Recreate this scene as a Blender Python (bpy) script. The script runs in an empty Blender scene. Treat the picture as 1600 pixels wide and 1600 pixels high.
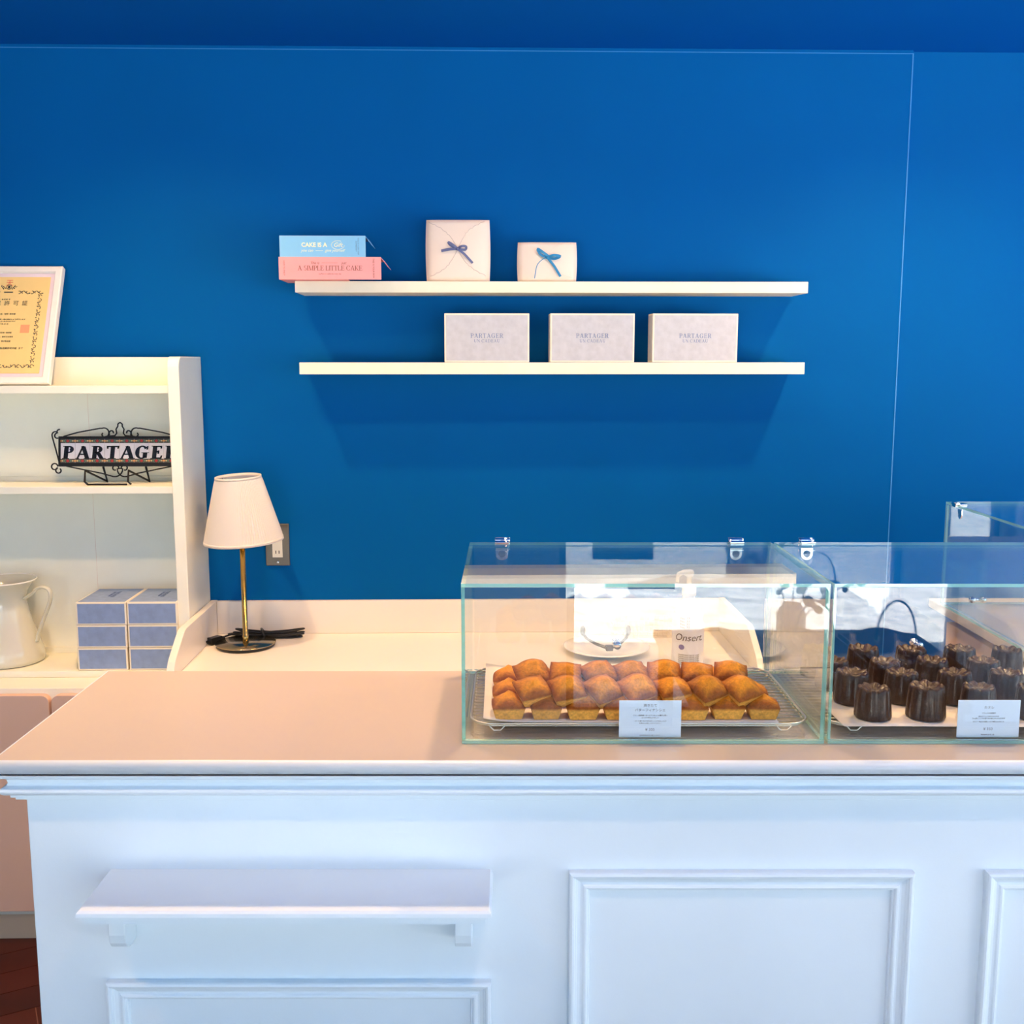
import bpy, bmesh, math, random
from math import sin, cos, pi, radians as R
from mathutils import Vector, Matrix
random.seed(7)
SC = bpy.context.scene
COL = SC.collection

# ------------------------------------------------------------------ camera
WY, PSI = 3.05, R(1.4)
FZ = -0.06            # floor
CZ = 2.354            # ceiling
cd = bpy.data.cameras.new('camera'); cam = bpy.data.objects.new('camera', cd); COL.objects.link(cam)
cam.location = (0, 0, 1.5); cam.rotation_euler = (R(90 - 8.1), 0, 0)
cd.sensor_width = 36; cd.lens = 36 * 1650 / 1600; cd.shift_x = 5 / 1600; cd.clip_start = .02
SC.camera = cam
# ------------------------------------------------------------------ world, sun, exposure
SC.view_settings.view_transform = 'Standard'; SC.view_settings.look = 'None'
SC.view_settings.gamma = 1; SC.view_settings.use_curve_mapping = False
SC.view_settings.exposure = 0.0
w = bpy.data.worlds.new('sky'); SC.world = w; w.use_nodes = True
bg = w.node_tree.nodes['Background']; bg.inputs[0].default_value = (0.55, 0.79, 1.0, 1); bg.inputs[1].default_value = 2.9
sd = bpy.data.lights.new('sun', 'SUN'); sd.energy = 36; sd.angle = R(1); sd.color = (1, .95, .86)
sun = bpy.data.objects.new('sun', sd); COL.objects.link(sun); sun.rotation_euler = (R(-22), R(6), 0)
SC.cycles.max_bounces = 10; SC.cycles.diffuse_bounces = 4; SC.cycles.glossy_bounces = 6
SC.cycles.transparent_max_bounces = 24; SC.cycles.caustics_reflective = False; SC.cycles.caustics_refractive = False
SC.cycles.sample_clamp_indirect = 40
SPOT_WARM = (1.0, .62, .30)
WALL_SPOTS = [(-.92, .62, 58), (.10, .62, 18), (1.12, .62, 74)]            # u, v, watts; middle lamp added to brighten the hutch side
ROOM_FILL_SPOTS = [(-1.05, .70, 36), (.25, .70, 28), (1.55, .70, 28)]     # x, y, watts; unseen lamps added to brighten ledge and shelf fronts
COUNTER_SPOTS = [(-.75, 1.98, 62), (.15, 1.98, 62), (1.15, 1.98, 70)]  # x, y, watts
WINDOWS = [(-1.75, -.35), (.25, 1.96), (2.62, 2.95)]
ADDED_SIDE_WINDOW = (-1.3, 2.2)   # y range of an unseen opening added in the right wall for side light
WIN_Y, WIN_TOP = -1.5, 2.2

# ------------------------------------------------------------------ helpers
class MB:
    def __init__(s): s.v = []; s.f = []; s.m = []; s.sm = []
    def add(s, vs, fs, mi=0, smooth=False):
        o = len(s.v); s.v += [tuple(p) for p in vs]
        for f in fs: s.f.append(tuple(o + i for i in f)); s.m.append(mi); s.sm.append(smooth)
        return s
    def box(s, x0, x1, y0, y1, z0, z1, mi=0):
        vs = [(x, y, z) for z in (z0, z1) for y in (y0, y1) for x in (x0, x1)]
        return s.add(vs, [(0, 2, 3, 1), (4, 5, 7, 6), (0, 1, 5, 4), (1, 3, 7, 5), (3, 2, 6, 7), (2, 0, 4, 6)], mi)
    def prism(s, poly, a0, a1, axis='x', mi=0, smooth=False):
        n = len(poly)
        def P(a, p):
            return {'x': (a, p[0], p[1]), 'y': (p[0], a, p[1]), 'z': (p[0], p[1], a)}[axis]
        vs = [P(a0, p) for p in poly] + [P(a1, p) for p in poly]
        fs = [(i, (i + 1) % n, n + (i + 1) % n, n + i) for i in range(n)]
        s.add(vs, fs, mi, smooth)
        o = len(s.v) - 2 * n
        s.f += [tuple(o + i for i in reversed(range(n))), tuple(o + n + i for i in range(n))]
        s.m += [mi, mi]; s.sm += [False, False]
        return s
    def lathe(s, prof, c=(0, 0, 0), n=40, mi=0, rf=None, smooth=True, cap=True):
        vs = []
        for k, (r, z) in enumerate(prof):
            for i in range(n):
                a = 2 * pi * i / n; rr = r * (rf(a, k) if rf else 1)
                vs.append((c[0] + rr * cos(a), c[1] + rr * sin(a), c[2] + z))
        fs = [(k * n + i, k * n + (i + 1) % n, (k + 1) * n + (i + 1) % n, (k + 1) * n + i) for k in range(len(prof) - 1) for i in range(n)]
        s.add(vs, fs, mi, smooth)
        o = len(s.v) - len(vs)
        if cap:
            if prof[0][0] > 1e-5: s.f.append(tuple(o + i for i in reversed(range(n)))); s.m.append(mi); s.sm.append(False)
            if prof[-1][0] > 1e-5: s.f.append(tuple(o + (len(prof) - 1) * n + i for i in range(n))); s.m.append(mi); s.sm.append(False)
        return s
    def tube(s, pts, r, n=8, mi=0, closed=False, flat=1.0):
        pts = [Vector(p) for p in pts]; N = len(pts); rings = []
        up = None
        for i, p in enumerate(pts):
            a = pts[(i - 1) % N] if (closed or i > 0) else p
            b = pts[(i + 1) % N] if (closed or i < N - 1) else p
            t = (b - a)
            if t.length < 1e-9: t = Vector((0, 0, 1))
            t.normalize()
            if up is None: up = Vector((0, 0, 1)) if abs(t.z) < .9 else Vector((1, 0, 0))
            x = t.cross(up)
            if x.length < 1e-4: x = t.cross(Vector((0, 1, 0)))
            x.normalize(); y = x.cross(t).normalized(); up = y
            rr = r[i] if isinstance(r, (list, tuple)) else r
            rings.append([p + rr * (cos(2 * pi * k / n) * x + flat * sin(2 * pi * k / n) * y) for k in range(n)])
        vs = [q for g in rings for q in g]
        M = N if closed else N - 1
        fs = [(i * n + k, ((i + 1) % N) * n + k, ((i + 1) % N) * n + (k + 1) % n, i * n + (k + 1) % n) for i in range(M) for k in range(n)]
        if not closed: fs += [tuple(range(n)), tuple((N - 1) * n + k for k in reversed(range(n)))]
        return s.add(vs, fs, mi, True)
    def ball(s, c, r, n=16, mi=0, sc=(1, 1, 1)):
        pr = [(r * sin(pi * k / 10), -r * cos(pi * k / 10)) for k in range(11)]
        m = MB(); m.lathe(pr, n=n, cap=False)
        return s.add([(c[0] + x * sc[0], c[1] + y * sc[1], c[2] + z * sc[2]) for x, y, z in m.v], m.f, mi, True)
    def xf(s, M):
        s.v = [tuple(M @ Vector(p)) for p in s.v]; return s
    def join(s, o):
        k = len(s.v); s.v += o.v; s.f += [tuple(k + i for i in f) for f in o.f]; s.m += o.m; s.sm += o.sm; return s
    def build(s, name, mats, parent=None, loc=None, rot=None, bevel=0, kind=None, fix=True, seg=2):
        me = bpy.data.meshes.new(name); me.from_pydata(s.v, [], s.f)
        if not isinstance(mats, (list, tuple)): mats = [mats]
        for m in mats: me.materials.append(m)
        for p, mi, sm in zip(me.polygons, s.m, s.sm): p.material_index = mi; p.use_smooth = sm
        if fix:
            bm = bmesh.new(); bm.from_mesh(me); bmesh.ops.recalc_face_normals(bm, faces=bm.faces); bm.to_mesh(me); bm.free()
        me.update()
        o = bpy.data.objects.new(name, me); COL.objects.link(o)
        if parent: o.parent = parent
        if loc: o.location = loc
        if rot: o.rotation_euler = rot
        if bevel:
            b = o.modifiers.new('bevel', 'BEVEL'); b.width = bevel; b.segments = seg; b.limit_method = 'ANGLE'; b.angle_limit = R(40); b.harden_normals = False
        if kind: o['kind'] = kind
        return o

def thing(name, label, cat, loc=(0, 0, 0), rz=0, group=None):
    o = bpy.data.objects.new(name, None); COL.objects.link(o); o.empty_display_size = .05
    o.location = loc; o.rotation_euler = (0, 0, rz)
    return tag(o, label, cat, group)
def tag(o, label, cat, group=None):
    o['label'] = label; o['category'] = cat
    if group: o['group'] = group
    return o
def wl(u, v, z):   # point given along / out of / up the blue back wall -> world
    return (u * cos(PSI) + v * sin(PSI), WY + u * sin(PSI) - v * cos(PSI), z)
def bthing(name, label, cat, u, v, z, rz=0, group=None):
    return thing(name, label, cat, wl(u, v, z), PSI + rz, group)
def copy_tree(o, parent=None):
    c = o.copy(); COL.objects.link(c); c.parent = parent
    for ch in list(o.children): copy_tree(ch, c)
    return c

def mat(name, col, rough=.5, metal=0, noise=0, nscale=30, bump=0, bscale=200, coat=0, spec=.5, trans=0, sss=0, alpha=None):
    m = bpy.data.materials.new(name); m.use_nodes = True; nt = m.node_tree; b = nt.nodes['Principled BSDF']
    b.inputs['Base Color'].default_value = (*col, 1); b.inputs['Roughness'].default_value = rough; b.inputs['Metallic'].default_value = metal
    b.inputs['Coat Weight'].default_value = coat; b.inputs['Coat Roughness'].default_value = .15; b.inputs['Specular IOR Level'].default_value = spec
    if sss: b.inputs['Subsurface Weight'].default_value = sss; b.inputs['Subsurface Radius'].default_value = (.02, .01, .006); b.inputs['Subsurface Scale'].default_value = 1
    tc = nt.nodes.new('ShaderNodeTexCoord')
    nz = nt.nodes.new('ShaderNodeTexNoise'); nz.inputs['Scale'].default_value = nscale; nz.inputs['Detail'].default_value = 5
    nt.links.new(tc.outputs['Object'], nz.inputs['Vector'])
    mr = nt.nodes.new('ShaderNodeMapRange'); mr.inputs[1].default_value = .3; mr.inputs[2].default_value = .7
    mr.inputs[3].default_value = 1 - max(noise, .004); mr.inputs[4].default_value = 1 + max(noise, .004)
    nt.links.new(nz.outputs[0], mr.inputs[0])
    vm = nt.nodes.new('ShaderNodeVectorMath'); vm.operation = 'SCALE'; vm.inputs[0].default_value = col
    nt.links.new(mr.outputs[0], vm.inputs['Scale']); nt.links.new(vm.outputs[0], b.inputs['Base Color'])
    if bump:
        n2 = nt.nodes.new('ShaderNodeTexNoise'); n2.inputs['Scale'].default_value = bscale; n2.inputs['Detail'].default_value = 6
        nt.links.new(tc.outputs['Object'], n2.inputs['Vector'])
        bp = nt.nodes.new('ShaderNodeBump'); bp.inputs['Strength'].default_value = bump; bp.inputs['Distance'].default_value = .002
        nt.links.new(n2.outputs[0], bp.inputs['Height']); nt.links.new(bp.outputs[0], b.inputs['Normal'])
    return m
def glass_mat(name, tint, diffuse=0, dcol=(.5, .85, .8), refl=1.0):
    m = bpy.data.materials.new(name); m.use_nodes = True; nt = m.node_tree; nt.nodes.clear(); N = nt.nodes.new; L = nt.links.new
    out = N('ShaderNodeOutputMaterial'); tr = N('ShaderNodeBsdfTransparent'); tr.inputs[0].default_value = (*tint, 1)
    gl = N('ShaderNodeBsdfGlossy'); gl.inputs['Roughness'].default_value = 0; gl.inputs[0].default_value = (1, 1, 1, 1)
    g = N('ShaderNodeNewGeometry'); d = N('ShaderNodeVectorMath'); d.operation = 'DOT_PRODUCT'
    L(g.outputs['Normal'], d.inputs[0]); L(g.outputs['Incoming'], d.inputs[1])
    a = N('ShaderNodeMath'); a.operation = 'ABSOLUTE'; L(d.outputs['Value'], a.inputs[0])
    o = N('ShaderNodeMath'); o.operation = 'SUBTRACT'; o.inputs[0].default_value = 1; L(a.outputs[0], o.inputs[1]); o.use_clamp = True
    p = N('ShaderNodeMath'); p.operation = 'POWER'; p.inputs[1].default_value = 5; L(o.outputs[0], p.inputs[0])
    q = N('ShaderNodeMath'); q.operation = 'MULTIPLY_ADD'; q.inputs[1].default_value = .95 * refl; q.inputs[2].default_value = .045 * refl; L(p.outputs[0], q.inputs[0])
    mx = N('ShaderNodeMixShader'); L(q.outputs[0], mx.inputs[0]); L(gl.outputs[0], mx.inputs[2])
    if diffuse:
        df = N('ShaderNodeBsdfDiffuse'); df.inputs[0].default_value = (*dcol, 1)
        m2 = N('ShaderNodeMixShader'); m2.inputs[0].default_value = diffuse; L(tr.outputs[0], m2.inputs[1]); L(df.outputs[0], m2.inputs[2]); L(m2.outputs[0], mx.inputs[1])
    else: L(tr.outputs[0], mx.inputs[1])
    L(mx.outputs[0], out.inputs[0])
    return m
def emis(name, col, s):
    m = bpy.data.materials.new(name); m.use_nodes = True; nt = m.node_tree; b = nt.nodes['Principled BSDF']
    b.inputs['Emission Color'].default_value = (*col, 1); b.inputs['Emission Strength'].default_value = s; b.inputs['Base Color'].default_value = (.8, .8, .8, 1)
    return m

M = dict(
    blue=mat('blue_wall_paint', (.0, .104, .345), .65, noise=.03, nscale=3, bump=.05, bscale=150, spec=.05),
    blue_seam=mat('blue_wall_joint', (.03, .24, .6), .5),
    blue_ceiling=mat('blue_ceiling_paint', (.0, .10, .42), .7, spec=.05, noise=.02, nscale=3),
    white=mat('white_counter_paint', (.74, .83, .90), .38, noise=.012, nscale=8, bump=.04, bscale=260),
    top=mat('cream_counter_top', (.54, .46, .39), .32, noise=.015, nscale=4, bump=.03, bscale=60),
    cream=mat('cream_white_board', (.95, .93, .78), .45, noise=.02, nscale=10, bump=.03, bscale=100),
    desk=mat('desk_laminate', (.88, .82, .73), .35, noise=.015, nscale=5),
    shelf=mat('cream_shelf', (.93, .86, .66), .45, noise=.02, nscale=20),
    door=mat('cabinet_door', (.80, .53, .39), .4, noise=.02, nscale=3),
    base=mat('beige_plinth', (.74, .57, .38), .5),
    dark=mat('dark_gap', (.05, .04, .035), .8),
    room=mat('room_white_paint', (.80, .82, .84), .7, noise=.02, nscale=3),
    frame_metal=mat('window_frame_grey', (.10, .11, .13), .4, metal=.6),
    ground=mat('pale_pavement', (.66, .66, .66), .85, noise=.3, nscale=9, bump=.4, bscale=60),
    box_cream=mat('box_cream_paper', (.92, .84, .68), .6, noise=.02, nscale=30),
    box_blue=mat('box_grey_blue_paper', (.57, .57, .60), .75, noise=.06, nscale=60, bump=.1, bscale=300),
    box_deep=mat('box_mid_blue_paper', (.26, .36, .58), .75, noise=.08, nscale=60, bump=.1, bscale=300),
    ink_blue=mat('ink_slate_blue', (.10, .17, .36), .6),
    ink_grey=mat('ink_grey', (.30, .30, .33), .7),
    ink_dark=mat('ink_dark', (.05, .045, .04), .7),
    ink_brown=mat('ink_brown', (.22, .07, .04), .7),
    gold=mat('gold_foil_ink', (.95, .86, .55), .35, metal=.3),
    iron=mat('black_wrought_iron', (.012, .012, .013), .45, metal=.3, spec=.4),
    letter=mat('black_glaze', (.01, .01, .012), .25),
    tile=mat('white_tile', (.80, .77, .80), .2, coat=.5, noise=.03),
    t_red=mat('tile_red', (.45, .03, .03), .3), t_green=mat('tile_green', (.12, .25, .16), .3), t_orange=mat('tile_orange', (.75, .35, .10), .3), t_yellow=mat('tile_yellow', (.85, .72, .35), .3), t_dark=mat('tile_dark', (.07, .07, .06), .3),
    jug=mat('cream_enamel', (.70, .68, .55), .14, coat=.8, noise=.02, nscale=6),
    jugrim=mat('enamel_rim', (.9, .88, .8), .2, coat=.6),
    paper_y=mat('certificate_paper', (.93, .66, .26), .7, noise=.03, nscale=20),
    mount=mat('lilac_mount', (.84, .70, .76), .7),
    frame=mat('white_wood_frame', (.93, .88, .80), .4, noise=.02),
    red=mat('red_seal_ink', (.85, .16, .10), .6), seal=mat('orange_seal_ink', (.95, .38, .18), .7),
    brass=mat('brass', (.62, .43, .14), .22, metal=1, noise=.03), antique=mat('antique_brass_plate', (.42, .35, .22), .18, metal=1),
    black=mat('black_plastic', (.01, .01, .011), .35),
    steel=mat('brushed_steel', (.17, .16, .135), .45, metal=.6, noise=.05, nscale=80),
    chrome=mat('chrome', (.85, .85, .86), .07, metal=1), wire=mat('chrome_wire', (.86, .80, .68), .3, metal=1),
    ivory=mat('ivory_plastic', (.90, .84, .68), .35),
    parch=mat('baking_parchment', (.86, .78, .72), .6, noise=.03, nscale=40),
    card=mat('price_card', (.72, .82, .96), .45),
    porcelain=mat('porcelain', (.88, .86, .82), .15, coat=.5),
    bottle=mat('white_bottle', (.90, .90, .93), .3, coat=.3), whitewire=mat('cream_wire', (.85, .78, .66), .4),
    violet=mat('label_violet', (.12, .09, .30), .5),
    pink=mat('pink_card', (.93, .36, .36), .6, noise=.015), pink2=mat('pink_card_inside', (.80, .30, .32), .6),
    sky=mat('sky_blue_card', (.22, .54, .83), .6, noise=.015),
    pouch=mat('cream_pouch_card', (.94, .77, .64), .55, noise=.015, nscale=12), pouch_shade=mat('pouch_flap_edge', (.70, .55, .47), .6),
    rib_grey=mat('slate_ribbon', (.13, .15, .30), .5, bump=.3, bscale=900), rib_blue=mat('turquoise_ribbon', (.01, .24, .50), .45, bump=.3, bscale=900),
    tray_wood=mat('tray_wood', (.25, .16, .10), .5, noise=.1), leaf=mat('leaf', (.20, .30, .22), .5), bluecord=mat('blue_cord', (.02, .08, .28), .6),
    film=glass_mat('clear_film', (.96, .96, .96), 0, refl=1.6),
    glass=glass_mat('clear_glass', (.975, .99, .985)),
    edge=glass_mat('green_glass_edge', (.45, .86, .80), .45, (.42, .86, .78), 2.0),
)
# lamp shade: thin fabric, partly translucent
def shade_mat():
    m = bpy.data.materials.new('pleated_fabric'); m.use_nodes = True; nt = m.node_tree; nt.nodes.clear(); N = nt.nodes.new
    o = N('ShaderNodeOutputMaterial'); d = N('ShaderNodeBsdfDiffuse'); t = N('ShaderNodeBsdfTranslucent'); x = N('ShaderNodeMixShader')
    d.inputs[0].default_value = (.95, .90, .82, 1); t.inputs[0].default_value = (.95, .88, .78, 1); x.inputs[0].default_value = .3
    nt.links.new(d.outputs[0], x.inputs[1]); nt.links.new(t.outputs[0], x.inputs[2]); nt.links.new(x.outputs[0], o.inputs[0]); return m
M['shade'] = shade_mat()
def cake_mat(name, c_top, c_rim, c_side, z_rim, r_in, r_out, rough, coat, bump, bscale):
    m = mat(name, c_top, rough, coat=coat, bump=bump, bscale=bscale); nt = m.node_tree; N = nt.nodes.new; L = nt.links.new
    b = nt.nodes['Principled BSDF']; tc = N('ShaderNodeTexCoord'); sx = N('ShaderNodeSeparateXYZ'); L(tc.outputs['Object'], sx.inputs[0])
    ax = N('ShaderNodeMath'); ax.operation = 'ABSOLUTE'; L(sx.outputs[0], ax.inputs[0]); ay = N('ShaderNodeMath'); ay.operation = 'ABSOLUTE'; L(sx.outputs[1], ay.inputs[0])
    mx = N('ShaderNodeMath'); mx.operation = 'MAXIMUM'; L(ax.outputs[0], mx.inputs[0]); L(ay.outputs[0], mx.inputs[1])
    nz = N('ShaderNodeTexNoise'); nz.inputs['Scale'].default_value = 70; nz.inputs['Detail'].default_value = 4; L(tc.outputs['Object'], nz.inputs[0])
    ad = N('ShaderNodeMath'); ad.operation = 'MULTIPLY_ADD'; ad.inputs[1].default_value = .012; L(nz.outputs[0], ad.inputs[0]); L(mx.outputs[0], ad.inputs[2])
    mr = N('ShaderNodeMapRange'); mr.inputs[1].default_value = r_in + .004; mr.inputs[2].default_value = r_out + .004; L(ad.outputs[0], mr.inputs[0])
    c1 = N('ShaderNodeMixRGB'); c1.inputs[1].default_value = (*c_top, 1); c1.inputs[2].default_value = (*c_rim, 1); L(mr.outputs[0], c1.inputs[0])
    zr = N('ShaderNodeMapRange'); zr.inputs[1].default_value = z_rim - .004; zr.inputs[2].default_value = z_rim; L(sx.outputs[2], zr.inputs[0])
    c2 = N('ShaderNodeMixRGB'); c2.inputs[1].default_value = (*c_side, 1); L(zr.outputs[0], c2.inputs[0]); L(c1.outputs[0], c2.inputs[2])
    n3 = N('ShaderNodeTexNoise'); n3.inputs['Scale'].default_value = 260; n3.inputs['Detail'].default_value = 5; L(tc.outputs['Object'], n3.inputs[0])
    m3 = N('ShaderNodeMapRange'); m3.inputs[1].default_value = .3; m3.inputs[2].default_value = .7; m3.inputs[3].default_value = .72; m3.inputs[4].default_value = 1.2; L(n3.outputs[0], m3.inputs[0])
    oi = N('ShaderNodeObjectInfo'); m4 = N('ShaderNodeMath'); m4.operation = 'MULTIPLY_ADD'; m4.inputs[1].default_value = .3; m4.inputs[2].default_value = .85; L(oi.outputs['Random'], m4.inputs[0])
    m5 = N('ShaderNodeMath'); m5.operation = 'MULTIPLY'; L(m3.outputs[0], m5.inputs[0]); L(m4.outputs[0], m5.inputs[1])
    sc = N('ShaderNodeVectorMath'); sc.operation = 'SCALE'; L(c2.outputs[0], sc.inputs[0]); L(m5.outputs[0], sc.inputs['Scale'])
    L(sc.outputs[0], b.inputs['Base Color']); b.inputs['Specular IOR Level'].default_value = .3; return m
M['financier'] = cake_mat('baked_golden_crust', (.70, .265, .010), (.30, .075, .004), (.76, .36, .06), .0185, .013, .025, .6, 0, .8, 260)
M['canele'] = cake_mat('dark_caramel_crust', (.032, .009, .004), (.03, .009, .004), (.030, .010, .005), .045, .0, .03, .30, .25, .9, 190)

# text -------------------------------------------------------------
def text_mb(body, size, cx, z, y, shear=0, space=1.0, bold=0, vertical=False, align='CENTER'):
    cu = bpy.data.curves.new('t', 'FONT'); cu.body = body; cu.size = size; cu.align_x = align; cu.align_y = 'CENTER'
    cu.shear = shear; cu.space_character = space; cu.offset = bold; cu.resolution_u = 3; cu.extrude = .00015
    ob = bpy.data.objects.new('t', cu); COL.objects.link(ob); bpy.context.view_layer.update()
    me = bpy.data.meshes.new_from_object(ob.evaluated_get(bpy.context.evaluated_depsgraph_get()))
    mb = MB()
    for v in me.vertices:
        a, b = v.co.x, v.co.y
        if vertical: a, b = b, -a
        mb.v.append((cx + a, y - v.co.z, z + b))
    for p in me.polygons: mb.f.append(tuple(p.vertices)); mb.m.append(0); mb.sm.append(False)
    bpy.data.objects.remove(ob); bpy.data.curves.remove(cu); bpy.data.meshes.remove(me)
    return mb
def serif_text(body, h, cx, z, y, bold=.16, slant=0.0, thick=.0004, gap=.16, stretch=1.0):
    """serif capitals drawn from strokes; returns a mesh centred on cx, baseline z, facing -y"""
    T = bold; t = max(.05, bold * .38); S = .05
    def bar(x0, y0, x1, y1, w): return [(x0 - w / 2, y0), (x0 + w / 2, y0), (x1 + w / 2, y1), (x1 - w / 2, y1)]
    def rect(x0, y0, x1, y1): return [(x0, y0), (x1, y0), (x1, y1), (x0, y1)]
    def arc(cx_, cy, rx, ry, a0, a1, thk=T, thn=t, n=14):
        out = []
        for i in range(n):
            q = []
            for k, a in ((0, a0 + (a1 - a0) * i / n), (1, a0 + (a1 - a0) * (i + 1) / n)):
                a = R(a); w = thn + (thk - thn) * abs(cos(a)) ** 1.3
                q.append(((cx_ + rx * cos(a), cy + ry * sin(a)), (cx_ + (rx - w) * cos(a), cy + (ry - w * .9) * sin(a))))
            out.append([q[0][0], q[1][0], q[1][1], q[0][1]])
        return out
    def foot(x, y, w): return rect(x - w / 2, y, x + w / 2, y + S)
    def stem(x): return [rect(x - T / 2, 0, x + T / 2, 1), foot(x, 0, T + .18), foot(x, 1 - S, T + .18)]
    def G(c):
        sx = T / 2 + .08
        if c == 'I': return stem(sx), .16 + T
        if c == 'P' or c == 'R':
            g = stem(sx) + [rect(sx, 1 - t, .42, 1), rect(sx, .45, .42, .45 + t)] + arc(.40, .725, .27, .275, -90, 90)
            if c == 'R': g += [bar(.42, .47, .68, 0, T), foot(.74, 0, T + .1)]
            return g, .80 if c == 'R' else .68
        if c == 'A': return [bar(.12, 0, .42, 1, t * 1.15), bar(.42, .97, .74, 0, T), rect(.22, .3, .62, .3 + t), foot(.12, 0, .24), foot(.74, 0, T + .17), rect(.36, .95, .47, 1.0)], .88
        if c == 'T': return [rect(.36 - T / 2, 0, .36 + T / 2, 1), foot(.36, 0, T + .2), rect(.02, 1 - t, .70, 1), bar(.04, .78, .02, 1, t), bar(.68, .78, .70, 1, t)], .72
        if c == 'G' or c == 'C':
            g = arc(.44, .5, .42, .52, 42, 318) + [bar(.75, .70, .76, .98, t)]
            if c == 'G': g += [rect(.78 - T, .06, .78, .46), foot(.78 - T / 2, .44, T + .2)]
            else: g += [bar(.75, .02, .76, .22, t * .7)]
            return g, .9 if c == 'G' else .84
        if c == 'E': return stem(sx) + [rect(sx, 0, .62, t), rect(sx, .49, .50, .49 + t), rect(sx, 1 - t, .60, 1), bar(.62, 0, .66, .25, t), bar(.60, 1, .60, .78, t), rect(.50 - t, .38, .50, .64)], .70
        if c == 'L': return stem(sx) + [rect(sx, 0, .60, t), bar(.60, 0, .63, .26, t)], .66
        if c == 'D': return stem(sx) + [rect(sx, 1 - t, .42, 1), rect(sx, 0, .42, t)] + arc(.40, .5, .42, .5, -90, 90), .88
        if c == 'U': return [rect(.16 - T / 2, .28, .16 + T / 2, 1), foot(.16, 1 - S, T + .18), rect(.70 - t / 2, .28, .70 + t / 2, 1), foot(.70, 1 - S, t + .2)] + arc(.425, .30, .30, .31, 180, 360), .86
        if c == 'N': return [rect(.14 - t / 2, 0, .14 + t / 2, 1), rect(.74 - t / 2, 0, .74 + t / 2, 1), bar(.15, 1, .74, 0, T), foot(.14, 0, .22), foot(.12, 1 - S, .24), foot(.74, 1 - S, .22)], .88
        if c == 'M': return [rect(.12 - t / 2, 0, .12 + t / 2, 1), rect(.90 - T / 2, 0, .90 + T / 2, 1), bar(.13, 1, .50, 0, T), bar(.50, 0, .90, 1, t), foot(.12, 0, .22), foot(.90, 0, T + .16), foot(.10, 1 - S, .22), foot(.92, 1 - S, .24)], 1.04
        if c == 'S': return arc(.32, .74, .25, .26, 30, 250, T * .8) + arc(.34, .27, .27, .28, -150, 90, T * .8), .64
        if c == 'K': return stem(sx) + [bar(.18, .42, .62, 1, t), bar(.32, .56, .66, 0, T), foot(.70, 0, .28), foot(.62, 1 - S, .24)], .82
        return [], .34
    polys = []; x = 0
    for c in body:
        g, wd = G(c)
        for p in g: polys.append([(x + a + slant * b, b) for a, b in p])
        x += wd + (gap if c != ' ' else 0)
    x -= gap; mb = MB()
    for p in polys:
        vs = [(cx + (a - x / 2) * h * stretch, y, z + b * h) for a, b in p] + [(cx + (a - x / 2) * h * stretch, y - thick, z + b * h) for a, b in p]
        mb.add(vs, [(0, 1, 2, 3), (7, 6, 5, 4), (0, 4, 5, 1), (1, 5, 6, 2), (2, 6, 7, 3), (3, 7, 4, 0)])
    return mb
def sweep_rect(prof, x0, x1, z0, z1, y):     # picture-frame moulding, mitred; prof = (inset, height out of the wall)
    mb = MB(); n = len(prof)
    for d, h in prof: mb.v += [(x0 + d, y - h, z0 + d), (x1 - d, y - h, z0 + d), (x1 - d, y - h, z1 - d), (x0 + d, y - h, z1 - d)]
    for k in range(n - 1):
        for c in range(4): mb.f.append((k * 4 + c, k * 4 + (c + 1) % 4, (k + 1) * 4 + (c + 1) % 4, (k + 1) * 4 + c)); mb.m.append(0); mb.sm.append(False)
    return mb

# ------------------------------------------------------------------ room shell
def slab(name, mb, m, rot=0, loc=None, bevel=0):
    return mb.build(name, m, kind='structure', loc=loc, rot=(0, 0, rot) if rot else None, bevel=bevel)
XL, XR = -3.0, 3.0
# blue back wall: left part stands 15 mm proud of the right part
slab('wall_back', MB().box(-3.6, 1.122, 0, .2, FZ, CZ + .1, 0).box(1.122, 3.6, .015, .2, FZ, CZ + .1, 0).box(1.120, 1.1232, -.0008, .0145, FZ, CZ - .008, 1).box(-3.6, 1.1232, -.0008, .002, CZ - .0095, CZ - .0078, 1), [M['blue'], M['blue_seam']], PSI, (0, WY, 0))
slab('ceiling', MB().box(XL - .2, XR + .2, WIN_Y - .35, 3.35, CZ, CZ + .15), M['blue_ceiling'])
slab('wall_left', MB().box(XL - .2, XL, WIN_Y, 3.3, FZ, CZ), M['room'])
wa, wb_ = ADDED_SIDE_WINDOW
slab('wall_right', MB().box(XR, XR + .2, WIN_Y, wa, FZ, CZ).box(XR, XR + .2, wb_, 3.3, FZ, CZ).box(XR, XR + .2, wa, wb_, WIN_TOP, CZ), M['room'])
slab('window_4', MB().box(XR + .05, XR + .1, wa, wa + .035, FZ, WIN_TOP).box(XR + .05, XR + .1, wb_ - .035, wb_, FZ, WIN_TOP).box(XR + .05, XR + .1, wa + .035, wb_ - .035, WIN_TOP - .035, WIN_TOP).box(XR + .05, XR + .1, wa + .035, wb_ - .035, FZ, FZ + .05), M['frame_metal'])  # frame of the unseen opening added to brighten hutch side and right wall
pl = bpy.data.lights.new('window_portal', 'AREA'); pl.shape = 'RECTANGLE'; pl.size = wb_ - wa; pl.size_y = WIN_TOP - FZ; pl.cycles.is_portal = True
po = bpy.data.objects.new('window_portal', pl); COL.objects.link(po); po.location = (XR + .12, (wa + wb_) / 2, (WIN_TOP + FZ) / 2); po.rotation_euler = (R(90), 0, R(90))
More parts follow.
